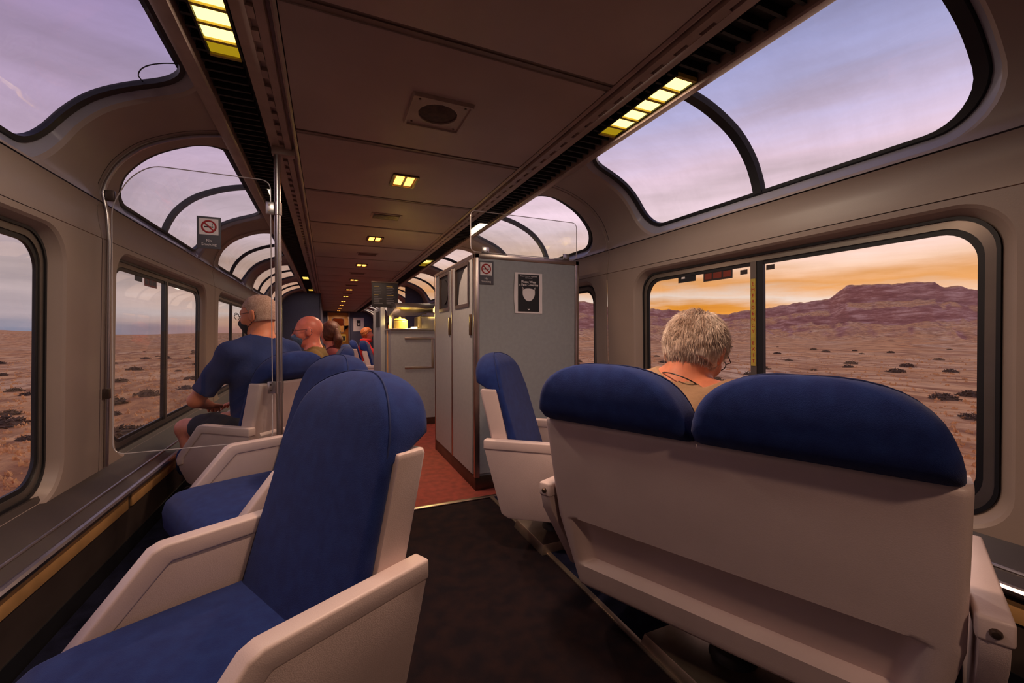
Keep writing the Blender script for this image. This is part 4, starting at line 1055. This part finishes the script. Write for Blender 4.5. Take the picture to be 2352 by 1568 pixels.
def person(label, loc, rz, J, skin, shirt, pants, head_s=1.0, girth=1.0, voxel=0.0065, short_sleeve=True, bare_legs=True, shoes=M_SHOE):
    """J: joints in local metres, +y is where the body faces"""
    t = tag(empty('person', loc, rz), label, 'person')
    g = girth; V3 = lambda k: np.array(J[k], float)
    pel, che, nb, hd = V3('pelvis'), V3('chest'), V3('neck'), V3('head')
    R = rotm(*J.get('head_rot', (0, 0, 0)))
    tw = J.get('twist', 0.0); cx, sx_ = math.cos(tw), math.sin(tw)
    lat = np.array((cx, sx_, 0.0)); RT = rotm(tw, J.get('lean', 0.15))
    mid = (pel + che) / 2
    torso = [('e', pel, (0.172 * g, 0.130 * g, 0.115), rotm(), 0.05), ('e', mid + np.array((0, 0.015, 0)), (0.158 * g, 0.130 * g, 0.17), RT, 0.06), ('e', che, (0.172 * g, 0.118 * g, 0.165), RT, 0.06)]
    F_ = Field()
    for q in torso: F_.ell(q[1], q[2], q[4], q[3])
    shl = {s_: V3('sh_' + n_) for s_, n_ in ((-1, 'l'), (1, 'r'))}
    F_.cone(shl[-1], shl[1], 0.060, 0.060, 0.05)
    for s_ in (-1, 1): F_.cone(nb + np.array((0, -0.01, -0.0)), shl[s_] + (nb - shl[s_]) * 0.25, 0.050, 0.048, 0.05)
    skull_base = hd + R @ (np.array((0, -0.020, -0.055)) * head_s)
    F_.cone(nb + np.array((0, 0, -0.03)), skull_base, 0.060 * head_s, 0.054 * head_s, 0.025)
    add_head(F_, hd, R, head_s)
    for s_, n_ in ((-1, 'l'), (1, 'r')):
        el, wr = V3('el_' + n_), V3('wr_' + n_); kn, an = V3('kn_' + n_), V3('an_' + n_); hp = pel + np.array((s_ * 0.095, 0.02, -0.01))
        F_.cone(shl[s_], el, 0.054, 0.042, 0.03); F_.cone(el, wr, 0.043, 0.028, 0.012)
        add_hand(F_, wr, wr - el, J.get('palm_up', (0, 0, 1)), s_)
        F_.cone(hp, kn, 0.086 * g, 0.058, 0.04); F_.cone(kn, an, 0.056, 0.036, 0.02)
        F_.ell(an + (kn - an) * 0.68 + np.array((0, -0.014, 0)), (0.052, 0.052, 0.10), 0.03)
        F_.cone(an + np.array((0, -0.03, -0.035)), an + np.array((0, 0.15, -0.052)), 0.034, 0.026, 0.03)
    lo, hi = F_.bounds()
    body = field_mesh('body', F_.ev, lo, hi, voxel, skin, t)
    # shirt
    S_ = Field(); pad = 0.011
    for q in torso: S_.ell(q[1], np.array(q[2]) + pad, q[4], q[3])
    S_.cone(shl[-1], shl[1], 0.060 + pad, 0.060 + pad, 0.05)
    for s_, n_ in ((-1, 'l'), (1, 'r')):
        S_.cone(nb + np.array((0, -0.01, 0)), shl[s_] + (nb - shl[s_]) * 0.25, 0.050 + pad, 0.048 + pad, 0.05)
        el, wr = V3('el_' + n_), V3('wr_' + n_)
        S_.cone(shl[s_], shl[s_] + (el - shl[s_]) * (0.78 if short_sleeve else 1.0), 0.054 + pad, 0.054 + pad, 0.035)
        if not short_sleeve: S_.cone(el, wr, 0.050, 0.038, 0.02)
    ax = (skull_base - nb); ax = ax / np.linalg.norm(ax); collar = nb + ax * 0.036
    body_low = pel[2] - 0.07
    rs = np.random.RandomState(5); ph_ = rs.rand(6) * 6
    def shirt_fun(X):
        d = S_.ev(X)
        fold = 0.0035 * np.sin(38 * X[:, 2] + 14 * X[:, 0] + ph_[0]) * np.sin(17 * X[:, 0] + 9 * X[:, 1] + ph_[1]) + 0.003 * np.sin(25 * X[:, 0] - 30 * X[:, 2] + ph_[2])
        d = d + fold
        neck = 0.078 * head_s - np.linalg.norm((X - collar) - ((X - collar) @ ax)[:, None] * ax, axis=1)
        up = (X - collar) @ ax
        d = np.maximum(d, np.minimum(neck, up + 0.03))      # open the neck
        d = np.where(neck > -0.035, np.maximum(d, up - 0.012), d)
        d = np.maximum(d, body_low - X[:, 2])
        for s_, n_ in ((-1, 'l'), (1, 'r')):
            if not short_sleeve: continue
            el = V3('el_' + n_); a_ = el - shl[s_]; L_ = np.linalg.norm(a_); a_ = a_ / L_
            along = (X - shl[s_]) @ a_; rad = np.linalg.norm(X - shl[s_] - along[:, None] * a_, axis=1)
            d = np.where((rad < 0.09) & (along > L_ * 0.66), np.maximum(d, along - L_ * 0.80), d)
        return d
    lo, hi = S_.bounds(); field_mesh('shirt', shirt_fun, lo, hi, voxel, shirt, t)
    # trousers or shorts
    Q = Field(); Q.ell(pel + np.array((0, 0, -0.01)), (0.178 * g + 0.006, 0.136 * g + 0.006, 0.118), 0.05)
    for s_, n_ in ((-1, 'l'), (1, 'r')):
        kn, an = V3('kn_' + n_), V3('an_' + n_); hp = pel + np.array((s_ * 0.095, 0.02, -0.01))
        if bare_legs: Q.cone(hp, hp + (kn - hp) * 0.72, 0.086 * g + 0.012, 0.082, 0.04)
        else: Q.cone(hp, kn, 0.086 * g + 0.010, 0.070, 0.04); Q.cone(kn, an + (kn - an) * 0.1, 0.068, 0.052, 0.03)
    lo, hi = Q.bounds(); field_mesh('trousers' if not bare_legs else 'shorts', lambda X: np.maximum(Q.ev(X), X[:, 2] - pel[2] - 0.05), lo, hi, 0.010, pants, t)
    for n_ in ('l', 'r'):
        an = V3('an_' + n_); Z = Field(); Z.cone(an + np.array((0, -0.035, -0.038)), an + np.array((0, 0.16, -0.056)), 0.046, 0.036, 0.02); Z.cone(an + np.array((0, -0.01, 0.0)), an + np.array((0, 0.02, -0.05)), 0.048, 0.045, 0.02)
        lo, hi = Z.bounds(); zf = an[2] - 0.092
        field_mesh('shoe', lambda X: np.maximum(Z.ev(X), zf - X[:, 2]), lo, hi, 0.008, shoes, t)
    H = lambda x, y, z: hd + R @ (np.array([x, y, z]) * head_s)
    return t, H, R, hd, body
def seated(**kw):
    J = dict(pelvis=(0, -0.02, 0.515), chest=(0, -0.03, 0.80), neck=(0, -0.01, 0.985), head=(0, 0.03, 1.135), sh_l=(-0.185, -0.02, 0.915), sh_r=(0.185, -0.02, 0.915),
             el_l=(-0.25, 0.12, 0.68), el_r=(0.25, 0.12, 0.68), wr_l=(-0.13, 0.33, 0.60), wr_r=(0.13, 0.33, 0.60), kn_l=(-0.15, 0.44, 0.49), kn_r=(0.15, 0.44, 0.49), an_l=(-0.15, 0.47, 0.098), an_r=(0.15, 0.47, 0.098))
    J.update(kw); return J
def hair_cap(t, H, R, hd, s, m, thick, zlow_back, zfront, seed=1, rough=0.0, voxel=0.005, name='hair', side=-0.01):
    F_ = Field(); F_.ell(H(0, -0.012, 0.028), np.array((0.074 + thick, 0.094 + thick, 0.088 + thick)) * s, 0.02, R); F_.ell(H(0, -0.012, -0.02), np.array((0.070 + thick * 0.8, 0.074 + thick * .8, 0.075)) * s, 0.03, R)
    rs = np.random.RandomState(seed); w = rs.randn(5, 3) * 55; p_ = rs.rand(5) * 6
    def fun(X):
        d = F_.ev(X); L_ = ((X - hd) @ R) / s
        if rough:
            for a, b in zip(w, p_): d = d + rough * np.sin(L_ @ a + b) * 0.45
        # hairline: forehead plane, around the ears, nape
        front = L_[:, 1] - (0.050 + 0.25 * (L_[:, 2] - zfront))
        front = np.where(L_[:, 2] > zfront, L_[:, 1] - 0.20, np.maximum(L_[:, 1] - side, -0.2))
        d = np.maximum(d, np.where(L_[:, 2] < zfront, L_[:, 1] - (side + 0.55 * np.maximum(0, L_[:, 2] + 0.01)), L_[:, 1] - 0.088))
        d = np.maximum(d, zlow_back - L_[:, 2])
        return d
    lo, hi = F_.bounds(); return field_mesh(name, fun, lo, hi, voxel, m, t)
def strands(t, H, R, hd, s, m, n, thick, length, zlow, zfront, seed, side=-0.01, name='hair_strands'):
    rr = random.Random(seed); V = []; Fc = []
    c = H(0, -0.012, 0.025)
    while len(Fc) < n * 6:
        u = Vector((rr.gauss(0, 1), rr.gauss(0, 1), rr.gauss(0, 1))).normalized(); u = np.array(u)
        loc = np.array((0, -0.012, 0.025)) + u * np.array((0.074, 0.094, 0.088))
        if loc[2] < zlow or (loc[1] > side + 0.55 * max(0, loc[2] + .01) and loc[2] < zfront) or loc[1] > 0.085: continue
        root = H(*(loc + u * thick)); dirn = R @ u
        flow = loc - np.array((0.015, -0.045, 0.125)); flow = flow - u * (flow @ u); flow /= (np.linalg.norm(flow) + 1e-6)
        swirl = np.cross(u, flow); d = R @ (flow + 0.25 * swirl + u * rr.uniform(0.05, 0.30)) + np.array([rr.gauss(0, .16) for _ in range(3)]); d /= np.linalg.norm(d)
        l = length * rr.uniform(0.6, 1.2); side_v = np.cross(d, dirn); side_v /= (np.linalg.norm(side_v) + 1e-6); w = 0.0009
        o = len(V); mid_ = root + d * l * 0.5 + dirn * l * 0.06; tip = root + d * l - dirn * l * 0.10
        V += [tuple(root - side_v * w), tuple(root + side_v * w), tuple(root + dirn * w * 1.2), tuple(mid_ - side_v * w * .8), tuple(mid_ + side_v * w * .8), tuple(mid_ + dirn * w), tuple(tip)]
        Fc += [(o, o + 1, o + 4, o + 3), (o + 1, o + 2, o + 5, o + 4), (o + 2, o, o + 3, o + 5), (o + 3, o + 4, o + 6), (o + 4, o + 5, o + 6), (o + 5, o + 3, o + 6)]
    me = bpy.data.meshes.new(name); me.from_pydata(V, [], Fc); o = link(name, me, m, t); o['kind'] = 'stuff'; return o
def glasses(t, H):
    g_ = None
    mb = MB()
    for sx in (-1, 1):
        mb.tube([tuple(H(sx * 0.033 + 0.025 * math.cos(a), 0.106 - 0.05 * abs(sx * 0.033 + 0.025 * math.cos(a)) , 0.010 + 0.020 * math.sin(a))) for a in [2 * PI * k / 16 for k in range(16)]], 0.0018, 6, closed=True)
        mb.tube([tuple(H(sx * 0.058, 0.100, 0.014)), tuple(H(sx * 0.078, 0.085, 0.014)), tuple(H(sx * 0.086, 0.02, 0.014)), tuple(H(sx * 0.086, -0.018, 0.008)), tuple(H(sx * 0.083, -0.030, -0.012))], 0.0018, 6)
    mb.tube([tuple(H(-0.010, 0.108, 0.012)), tuple(H(0, 0.112, 0.015)), tuple(H(0.010, 0.108, 0.012))], 0.0018, 6)
    return mb.obj('spectacles', M_GLS, t)
def face_mask(t, H, R, hd, s, m):
    F_ = Field(); F_.ell(H(0, 0.050, -0.046), np.array((0.058, 0.058, 0.046)) * s, 0.02, R); F_.cone(H(0, 0.09, -0.01), H(0, 0.105, -0.03), 0.012 * s, 0.018 * s, 0.02); F_.ell(H(0, 0.050, -0.078), np.array((0.040, 0.042, 0.034)) * s, 0.02, R)
    lo, hi = F_.bounds()
    k = field_mesh('face_mask', lambda X: np.maximum(F_.ev(X), 0.040 - ((X - hd) @ R)[:, 1] / s), lo, hi, 0.004, m, t)
    for sx in (-1, 1):
        MB().tube([tuple(H(sx * 0.056, 0.042, -0.030)), tuple(H(sx * 0.079, 0.0, 0.022)), tuple(H(sx * 0.085, -0.026, 0.012)), tuple(H(sx * 0.082, -0.026, -0.02)), tuple(H(sx * 0.060, 0.036, -0.060))], 0.0018, 6).obj('ear_loop', m, k)
    return k

# man in tan shirt, in the left place of the double seat
cP, sP = math.cos(PAIR[2]), math.sin(PAIR[2])
def pair_local(lx, ly): return (PAIR[0] + lx * cP - ly * sP, PAIR[1] + lx * sP + ly * cP, 0)
J = seated(pelvis=(0, -0.03, 0.515), chest=(0.01, 0.00, 0.745), neck=(0.03, 0.035, 0.885), head=(0.075, 0.085, 0.985), head_rot=(-0.12, 0.50, 0.05), lean=0.35,
           sh_l=(-0.195, 0.02, 0.815), sh_r=(0.225, 0.03, 0.815), el_l=(-0.245, 0.14, 0.62), el_r=(0.235, 0.16, 0.62), wr_l=(-0.10, 0.36, 0.60), wr_r=(0.12, 0.36, 0.60))
px_, py_, _ = pair_local(-0.235, 0.03)
t, H, R, hd, b = person('seated person seen from behind, short silver hair and tan T-shirt, by the right window', (px_, py_, 0), PAIR[2] + 0.06, J, M_SKIN, M_TAN, M_SHORTS, head_s=1.14, girth=1.1, voxel=0.0055)
hr = hair_cap(t, H, R, hd, 1.14, M_GREYH, 0.0125, -0.045, 0.045, seed=3, rough=0.0025, voxel=0.004, side=0.0)
strands(t, H, R, hd, 1.14, M_GREYH, 15000, 0.0125, 0.034, -0.050, 0.045, 5, side=0.0)
glasses(t, H)
MB().tube([tuple(H(0.06 * math.cos(a), -0.035 - 0.058 * math.sin(a) * 0.9, -0.115 - 0.01 * math.cos(a))) for a in [PI * k / 14 for k in range(15)]], 0.0022, 6).obj('neck_cord', M_BLACK, t)

# man in the navy shirt behind the partition
J = seated(pelvis=(0.02, -0.03, 0.515), chest=(0.03, 0.0, 0.82), neck=(0.045, 0.04, 1.02), head=(0.055, 0.075, 1.172), head_rot=(0.45, 0.16, 0.0), lean=0.12,
           sh_l=(-0.175, 0.0, 0.93), sh_r=(0.225, 0.02, 0.935), el_l=(-0.275, 0.16, 0.665), el_r=(0.29, 0.14, 0.66), wr_l=(-0.10, 0.34, 0.60), wr_r=(0.14, 0.36, 0.60), kn_l=(-0.17, 0.455, 0.455), kn_r=(0.14, 0.44, 0.455), an_l=(-0.15, 0.31, 0.098), an_r=(0.14, 0.33, 0.098))
t, H, R, hd, b = person('seated person in navy T-shirt and shorts with glasses, behind the clear partition on the left', (-0.858, 3.06, 0), 0.74, J, M_SKIN, M_NAVY, M_SHORTS, head_s=1.12, girth=1.12, voxel=0.0065)
hair_cap(t, H, R, hd, 1.12, M_BUZZ, 0.0035, -0.040, 0.050, seed=2, rough=0.0012, voxel=0.005, side=0.0)
glasses(t, H); face_mask(t, H, R, hd, 1.12, M_MASKD)

# bald man in the blue mask
J = seated(pelvis=(0, -0.03, 0.515), chest=(0.0, -0.02, 0.76), neck=(0.0, 0.01, 0.925), head=(0.0, 0.045, 1.075), head_rot=(0.05, 0.10, 0), sh_l=(-0.185, -0.01, 0.85), sh_r=(0.185, -0.01, 0.85), el_l=(-0.25, 0.12, 0.65), el_r=(0.25, 0.12, 0.65))
t, H, R, hd, b = person('bald person in olive shirt with glasses and blue cloth face mask', (-0.56, 3.83, 0), 1.50, J, M_SKINP, M_OLIVE, M_SHORTS, head_s=1.08, voxel=0.007)
glasses(t, H); face_mask(t, H, R, hd, 1.08, M_MASK)

# woman with long brown hair
J = seated(pelvis=(0, -0.03, 0.515), chest=(0.0, -0.02, 0.75), neck=(0.0, 0.01, 0.915), head=(0.0, 0.04, 1.06), head_rot=(-0.85, 0.0, 0), sh_l=(-0.16, -0.01, 0.84), sh_r=(0.16, -0.01, 0.84))
t, H, R, hd, b = person('person with long brown hair and maroon top behind the bald person', (-0.40, 4.66, 0), 1.45, J, M_SKINP, M_MAROON, M_SHORTS, girth=0.88, voxel=0.009, bare_legs=False)
hair_cap(t, H, R, hd, 1.0, M_BROWN, 0.016, -0.12, 0.05, seed=8, rough=0.002, voxel=0.007)
Q = Field(); a, b_, c = H(0, -0.10, 0.03), H(0, -0.135, -0.06), H(0, -0.11, -0.22); Q.cone(a, b_, 0.032, 0.04, 0.02); Q.cone(b_, c, 0.042, 0.016, 0.02)
lo, hi = Q.bounds(); field_mesh('ponytail', Q.ev, lo, hi, 0.007, M_BROWN, t)
# person in red
J = seated(pelvis=(0, -0.03, 0.515), chest=(0.0, -0.02, 0.75), neck=(0.0, 0.01, 0.915), head=(0.0, 0.04, 1.06), head_rot=(0.0, 0.0, 0), sh_l=(-0.16, -0.01, 0.84), sh_r=(0.16, -0.01, 0.84))
t, H, R, hd, b = person('far person with ginger hair and bright red scarf and top', (0.20, 8.50, 0), -1.5, J, M_SKINP, M_DKRED, M_SHORTS, girth=0.9, voxel=0.010, bare_legs=False, short_sleeve=False)
hair_cap(t, H, R, hd, 1.0, M_GINGER, 0.016, -0.09, 0.05, seed=8, rough=0.002, voxel=0.007)
Q = Field(); n_ = np.array(J['neck']); 
for k in range(10):
    a0, a1 = 2 * PI * k / 10, 2 * PI * (k + 1) / 10; Q.cone(n_ + np.array((0.075 * math.cos(a0), 0.075 * math.sin(a0) + .01, 0.02)), n_ + np.array((0.075 * math.cos(a1), 0.075 * math.sin(a1) + .01, 0.02)), 0.036, 0.036, 0.02)
lo, hi = Q.bounds(); field_mesh('scarf', Q.ev, lo, hi, 0.008, M_DKRED, t)

# ------------------------------------------------------------------ the desert outside
rs = np.random.RandomState(11); TAB = rs.rand(256, 256)
def vnoise(x, y):
    xi = np.floor(x).astype(int); yi = np.floor(y).astype(int); fx = x - xi; fy = y - yi
    fx = fx * fx * (3 - 2 * fx); fy = fy * fy * (3 - 2 * fy)
    g = lambda a, b: TAB[a % 256, b % 256]
    return (g(xi, yi) * (1 - fx) + g(xi + 1, yi) * fx) * (1 - fy) + (g(xi, yi + 1) * (1 - fx) + g(xi + 1, yi + 1) * fx) * fy
def fbm(x, y, o=5):
    a = 0.5; s_ = 0
    for k in range(o): s_ = s_ + a * vnoise(x, y); x = x * 2.03 + 17; y = y * 2.03 + 31; a *= 0.5
    return s_
az_k = [-180, -120, -60, -30, -26.8, -19.3, -13, 0, 12, 22, 28, 33.1, 35.3, 41.6, 45.2, 50.2, 52.9, 55.1, 58.4, 60.5, 61.3, 62.0, 65.6, 68.6, 69.2, 70.2, 71.7, 78, 88, 100, 118, 140, 180]
tan_k = [0.006, 0.004, 0.007, 0.007, 0.005, -0.001, 0.001, 0.004, 0.010, 0.03, 0.06, 0.079, 0.0666, 0.0588, 0.0527, 0.0425, 0.0504, 0.0545, 0.0643, 0.0692, 0.0815, 0.0912, 0.0903, 0.0874, 0.0801, 0.0794, 0.0689, 0.060, 0.045, 0.03, 0.015, 0.008, 0.006]
GZ = -2.9
def terrain(az, r):
    deg = np.degrees(az); X = r * np.sin(az); Y = r * np.cos(az)
    tk = np.interp(deg, az_k, tan_k)
    side = np.clip((deg - 14) / 12, 0, 1) * np.clip((135 - deg) / 25, 0, 1)
    Rc = 780 + 60 * np.sin(az * 9) ; Rf = 300 + 70 * np.sin(az * 7 + 1)
    cr = (fbm(deg * 1.3, deg * 0 + 2.5, 5) - 0.5) * 0.008 + (fbm(deg * 6.0, deg * 0 + 7.5, 3) - 0.5) * 0.003
    tk = tk + side * cr
    crest = 1.05 + tk * Rc - GZ
    u = np.clip((r - Rf) / (Rc - Rf), 0, 1)
    shape = 0.12 * u + 0.46 * u ** 1.9 + 0.16 * np.clip((u - 0.62) / 0.05, 0, 1) ** 0.7 + 0.26 * np.clip((u - 0.90) / 0.06, 0, 1) ** 0.7
    gul = (fbm(X / 70.0 + 5, Y / 70.0, 5) - 0.5) + 0.5 * (fbm(deg * 0.55 + X / 200, r / 190.0, 5) - 0.5)
    h = crest * shape + side * gul * 26 * np.clip(u * (1 - u) * 3.2, 0, 1)
    h = h + side * (fbm(X / 9, Y / 9, 3) - 0.5) * 4.0 * np.clip(u * 3, 0, 1) * np.clip((1 - u) * 6, 0.25, 1)
    # foothill knolls
    h = h + side * np.clip(1 - np.abs(r - 250) / 130, 0, 1) * np.clip(fbm(X / 55, Y / 55, 4) - 0.45, 0, 1) * 26
    # far left: low blue hills on the horizon
    lf = 1 - side
    far = np.clip((r - 2600) / 1600, 0, 1)
    h = h + lf * far * np.maximum(0, tk * 4200 + 2 + 16 * (fbm(deg * 0.35 + 40, deg * 0 + 3, 4) - 0.5))
    near = np.clip((r - 3.5) / 12, 0, 1)
    h = h + near * ((fbm(X / 14, Y / 14, 4) - 0.47) * 1.1 + (fbm(X / 2.2 + 9, Y / 2.2, 3) - 0.45) * 0.28 * np.clip(1.5 - r / 120, 0, 1))
    h = h - lf * np.clip((r - 30) / 400, 0, 1) * 1.6 * (1 - far)
    return GZ + h
azs = np.concatenate([np.arange(-180, -32, 2.4), np.arange(-32, 0, 0.5), np.arange(0, 18, 1.5), np.arange(18, 84, 0.22), np.arange(84, 180, 2.4)])
rads = np.concatenate([np.geomspace(3.0, 60, 70), np.geomspace(62, 300, 50), np.linspace(306, 900, 100), np.geomspace(930, 6000, 24)])
A_, R_ = np.meshgrid(np.radians(azs), rads, indexing='ij')
Hh = terrain(A_, R_)
Vv = np.stack([R_ * np.sin(A_), R_ * np.cos(A_), Hh], -1).reshape(-1, 3)
na, nr = len(azs), len(rads)
ii, jj = np.meshgrid(np.arange(na), np.arange(nr - 1), indexing='ij'); i2 = (ii + 1) % na
Fq = np.stack([ii * nr + jj, i2 * nr + jj, i2 * nr + jj + 1, ii * nr + jj + 1], -1).reshape(-1, 4)
me = bpy.data.meshes.new('ground_outside'); c0 = len(Vv)
Fl = Fq.tolist() + [[int(i) * nr, c0, int((i + 1) % na) * nr] for i in range(na)]
me.from_pydata(Vv.tolist() + [[0, 0, GZ]], [], Fl); me.update(); me.polygons.foreach_set('use_smooth', [True] * len(me.polygons))
def ground_mat():
    m = bpy.data.materials.new('desert_ground'); m.use_nodes = True; nt = m.node_tree; b = nt.nodes['Principled BSDF']; N = nt.nodes.new; L = nt.links.new
    b.inputs['Roughness'].default_value = 0.95; b.inputs['Specular IOR Level'].default_value = 0.1
    geo = N('ShaderNodeNewGeometry'); sep = N('ShaderNodeSeparateXYZ'); L(geo.outputs['Normal'], sep.inputs[0])
    def noise(scale, detail=6, st=(1, 1, 1), rough=0.6):
        mp = N('ShaderNodeMapping'); mp.inputs['Scale'].default_value = st; L(geo.outputs['Position'], mp.inputs[0])
        n = N('ShaderNodeTexNoise'); n.inputs['Scale'].default_value = scale; n.inputs['Detail'].default_value = detail; n.inputs['Roughness'].default_value = rough; L(mp.outputs[0], n.inputs[0]); return n.outputs[0]
    def ramp(f, stops):
        r = N('ShaderNodeValToRGB'); e = r.color_ramp.elements
        while len(e) < len(stops): e.new(0.5)
        for el, (p, c) in zip(e, stops): el.position = p; el.color = (*rgb(*c), 1) if len(c) == 3 else c
        L(f, r.inputs[0]); return r.outputs[0]
    def mix(f, a, c):
        x = N('ShaderNodeMix'); x.data_type = 'RGBA'; L(f, x.inputs[0]); L(a, x.inputs[6]); L(c, x.inputs[7]); return x.outputs[2]
    sand = ramp(noise(0.05, 8), [(0.35, (244, 184, 116)), (0.5, (252, 202, 136)), (0.68, (255, 224, 172))])
    scrub = ramp(noise(0.9, 6, (1, 0.35, 1), 0.7), [(0.3, (150, 106, 70)), (0.7, (222, 164, 110))])
    f1 = ramp(noise(0.55, 7, (1, 0.30, 1), 0.68), [(0.43, (0, 0, 0)), (0.58, (255, 255, 255))])
    g1 = mix(f1, sand, scrub)
    rock = ramp(noise(0.05, 9, (1, 1, 6), 0.7), [(0.32, (150, 100, 86)), (0.5, (190, 136, 114)), (0.66, (240, 200, 172))])
    st = N('ShaderNodeMapRange'); st.inputs[1].default_value = 0.985; st.inputs[2].default_value = 0.90; L(sep.outputs['Z'], st.inputs[0])
    g2 = mix(st.outputs[0], g1, rock)
    L(g2, b.inputs['Base Color'])
    bp = N('ShaderNodeBump'); bp.inputs['Strength'].default_value = 0.8; bp.inputs['Distance'].default_value = 0.4; L(noise(1.2, 8), bp.inputs['Height']); L(bp.outputs[0], b.inputs['Normal'])
    return m
gd = link('ground_outside', me, ground_mat()); struct(gd)

# sagebrush: separate low clumps scattered on both sides
M_SAGE = mat('sagebrush', (128, 106, 72), 0.95, var=0.3, scale=8); M_SAGE2 = mat('sagebrush_dark', (104, 84, 62), 0.95, var=0.3, scale=8); M_DRY = mat('dry_grass', (236, 184, 120), 0.95, var=0.2, scale=8)
def shrub_mesh(seed, m):
    rr = random.Random(seed); V = []; Fc = []
    for k in range(150):
        a = rr.uniform(0, 2 * PI); e = rr.uniform(-0.1, 1.0); rad = math.sqrt(max(0, 1 - max(e, 0) ** 2)) * rr.uniform(0.55, 1.0)
        p = Vector((0.42 * rad * math.cos(a), 0.42 * rad * math.sin(a), 0.34 * max(e, 0.02) * rr.uniform(0.75, 1.15)))
        d = Vector((rr.gauss(0, 1), rr.gauss(0, 1), abs(rr.gauss(0, 1)) + .4)).normalized(); w = d.orthogonal().normalized() * rr.uniform(0.03, 0.06); l = rr.uniform(0.07, 0.15)
        o = len(V); V += [tuple(p - w), tuple(p + w), tuple(p + d * l), tuple(p + d.cross(w))]; Fc += [(o, o + 1, o + 2), (o, o + 2, o + 3), (o + 1, o + 3, o + 2)]
    o = len(V)       # woody core
    for j in range(4):
        for i_ in range(8): V.append((0.36 * math.cos(i_ * PI / 4) * math.cos(j * .45), 0.36 * math.sin(i_ * PI / 4) * math.cos(j * .45), 0.30 * math.sin(j * .45) - 0.04))
    for j in range(3):
        for i_ in range(8): Fc.append((o + j * 8 + i_, o + j * 8 + (i_ + 1) % 8, o + (j + 1) * 8 + (i_ + 1) % 8, o + (j + 1) * 8 + i_))
    me = bpy.data.meshes.new('sagebrush'); me.from_pydata(V, [], Fc); me.materials.append(m); return me
SH = [shrub_mesh(k, (M_SAGE, M_SAGE2, M_SAGE)[k % 3]) for k in range(5)]
rr = random.Random(21)
def ground_at(x, y): return float(terrain(np.array([math.atan2(x, y)]), np.array([math.hypot(x, y)]))[0])
cnt = {1: 0, -1: 0}; SPOTS = []
while cnt[1] < 110 or cnt[-1] < 80:
    sg = 1 if cnt[1] < 110 and (rr.random() < 0.55 or cnt[-1] >= 80) else -1
    r = 9 * (150 / 9) ** (rr.random() ** 0.8)
    az = math.radians(rr.uniform(28, 82) if sg > 0 else rr.uniform(-34, -9))
    x, y = r * math.sin(az), r * math.cos(az)
    if abs(x) < 4.5 or any((x - a) ** 2 + (y - b) ** 2 < 7.5 for a, b in SPOTS): continue
    SPOTS.append((x, y))
    o = link('sagebrush', rr.choice(SH), None); s_ = rr.uniform(0.55, 1.5) * (1 if r > 20 else 0.7)
    o.location = (x, y, ground_at(x, y) - 0.02); o.rotation_euler = (0, 0, rr.uniform(0, 6.28)); o.scale = (s_ * 1.25, s_ * 1.5, s_ * 0.8)
    near_ = r < 40; sd = 'right' if sg > 0 else 'left'
    tag(o, ('sagebrush clump close to the track outside the %s windows' if near_ else 'distant sagebrush clump far out on the plain outside the %s windows') % sd, 'bush', ('near' if near_ else 'distant') + ' sagebrush on the %s plain' % sd)
    cnt[sg] += 1
# dry grass tufts, beyond counting
V = []; Fc = []
for k in range(9000):
    sg = 1 if rr.random() < 0.55 else -1
    r = 6 * (110 / 6) ** rr.random(); az = math.radians(rr.uniform(25, 84) if sg > 0 else rr.uniform(-36, -8)); x, y = r * math.sin(az), r * math.cos(az)
    if abs(x) < 3.8: continue
    V.append((x, y, rr.uniform(0.06, 0.18)))
P = np.array(V); gz = terrain(np.arctan2(P[:, 0], P[:, 1]), np.hypot(P[:, 0], P[:, 1])); VV = []
for (x, y, h), z in zip(V, gz):
    w = h * 0.9; a = rr.uniform(0, 3.14); o = len(VV); c_, s_ = math.cos(a) * w, math.sin(a) * w
    VV += [(x - c_, y - s_, z - .03), (x + c_, y + s_, z - .03), (x + s_ * .8, y - c_ * .8, z - .03), (x - c_ * .7, y - s_ * 1.1, z + h * .8), (x + c_ * .9, y + s_ * .5, z + h * .7), (x, y, z + h)]
    Fc += [(o, o + 1, o + 5), (o + 1, o + 2, o + 5), (o + 2, o, o + 5), (o, o + 2, o + 3), (o + 1, o + 4, o + 2)]
me = bpy.data.meshes.new('dry_grass'); me.from_pydata(VV, [], Fc)
gr = link('dry_grass', me, M_DRY, gd); gr['kind'] = 'stuff'
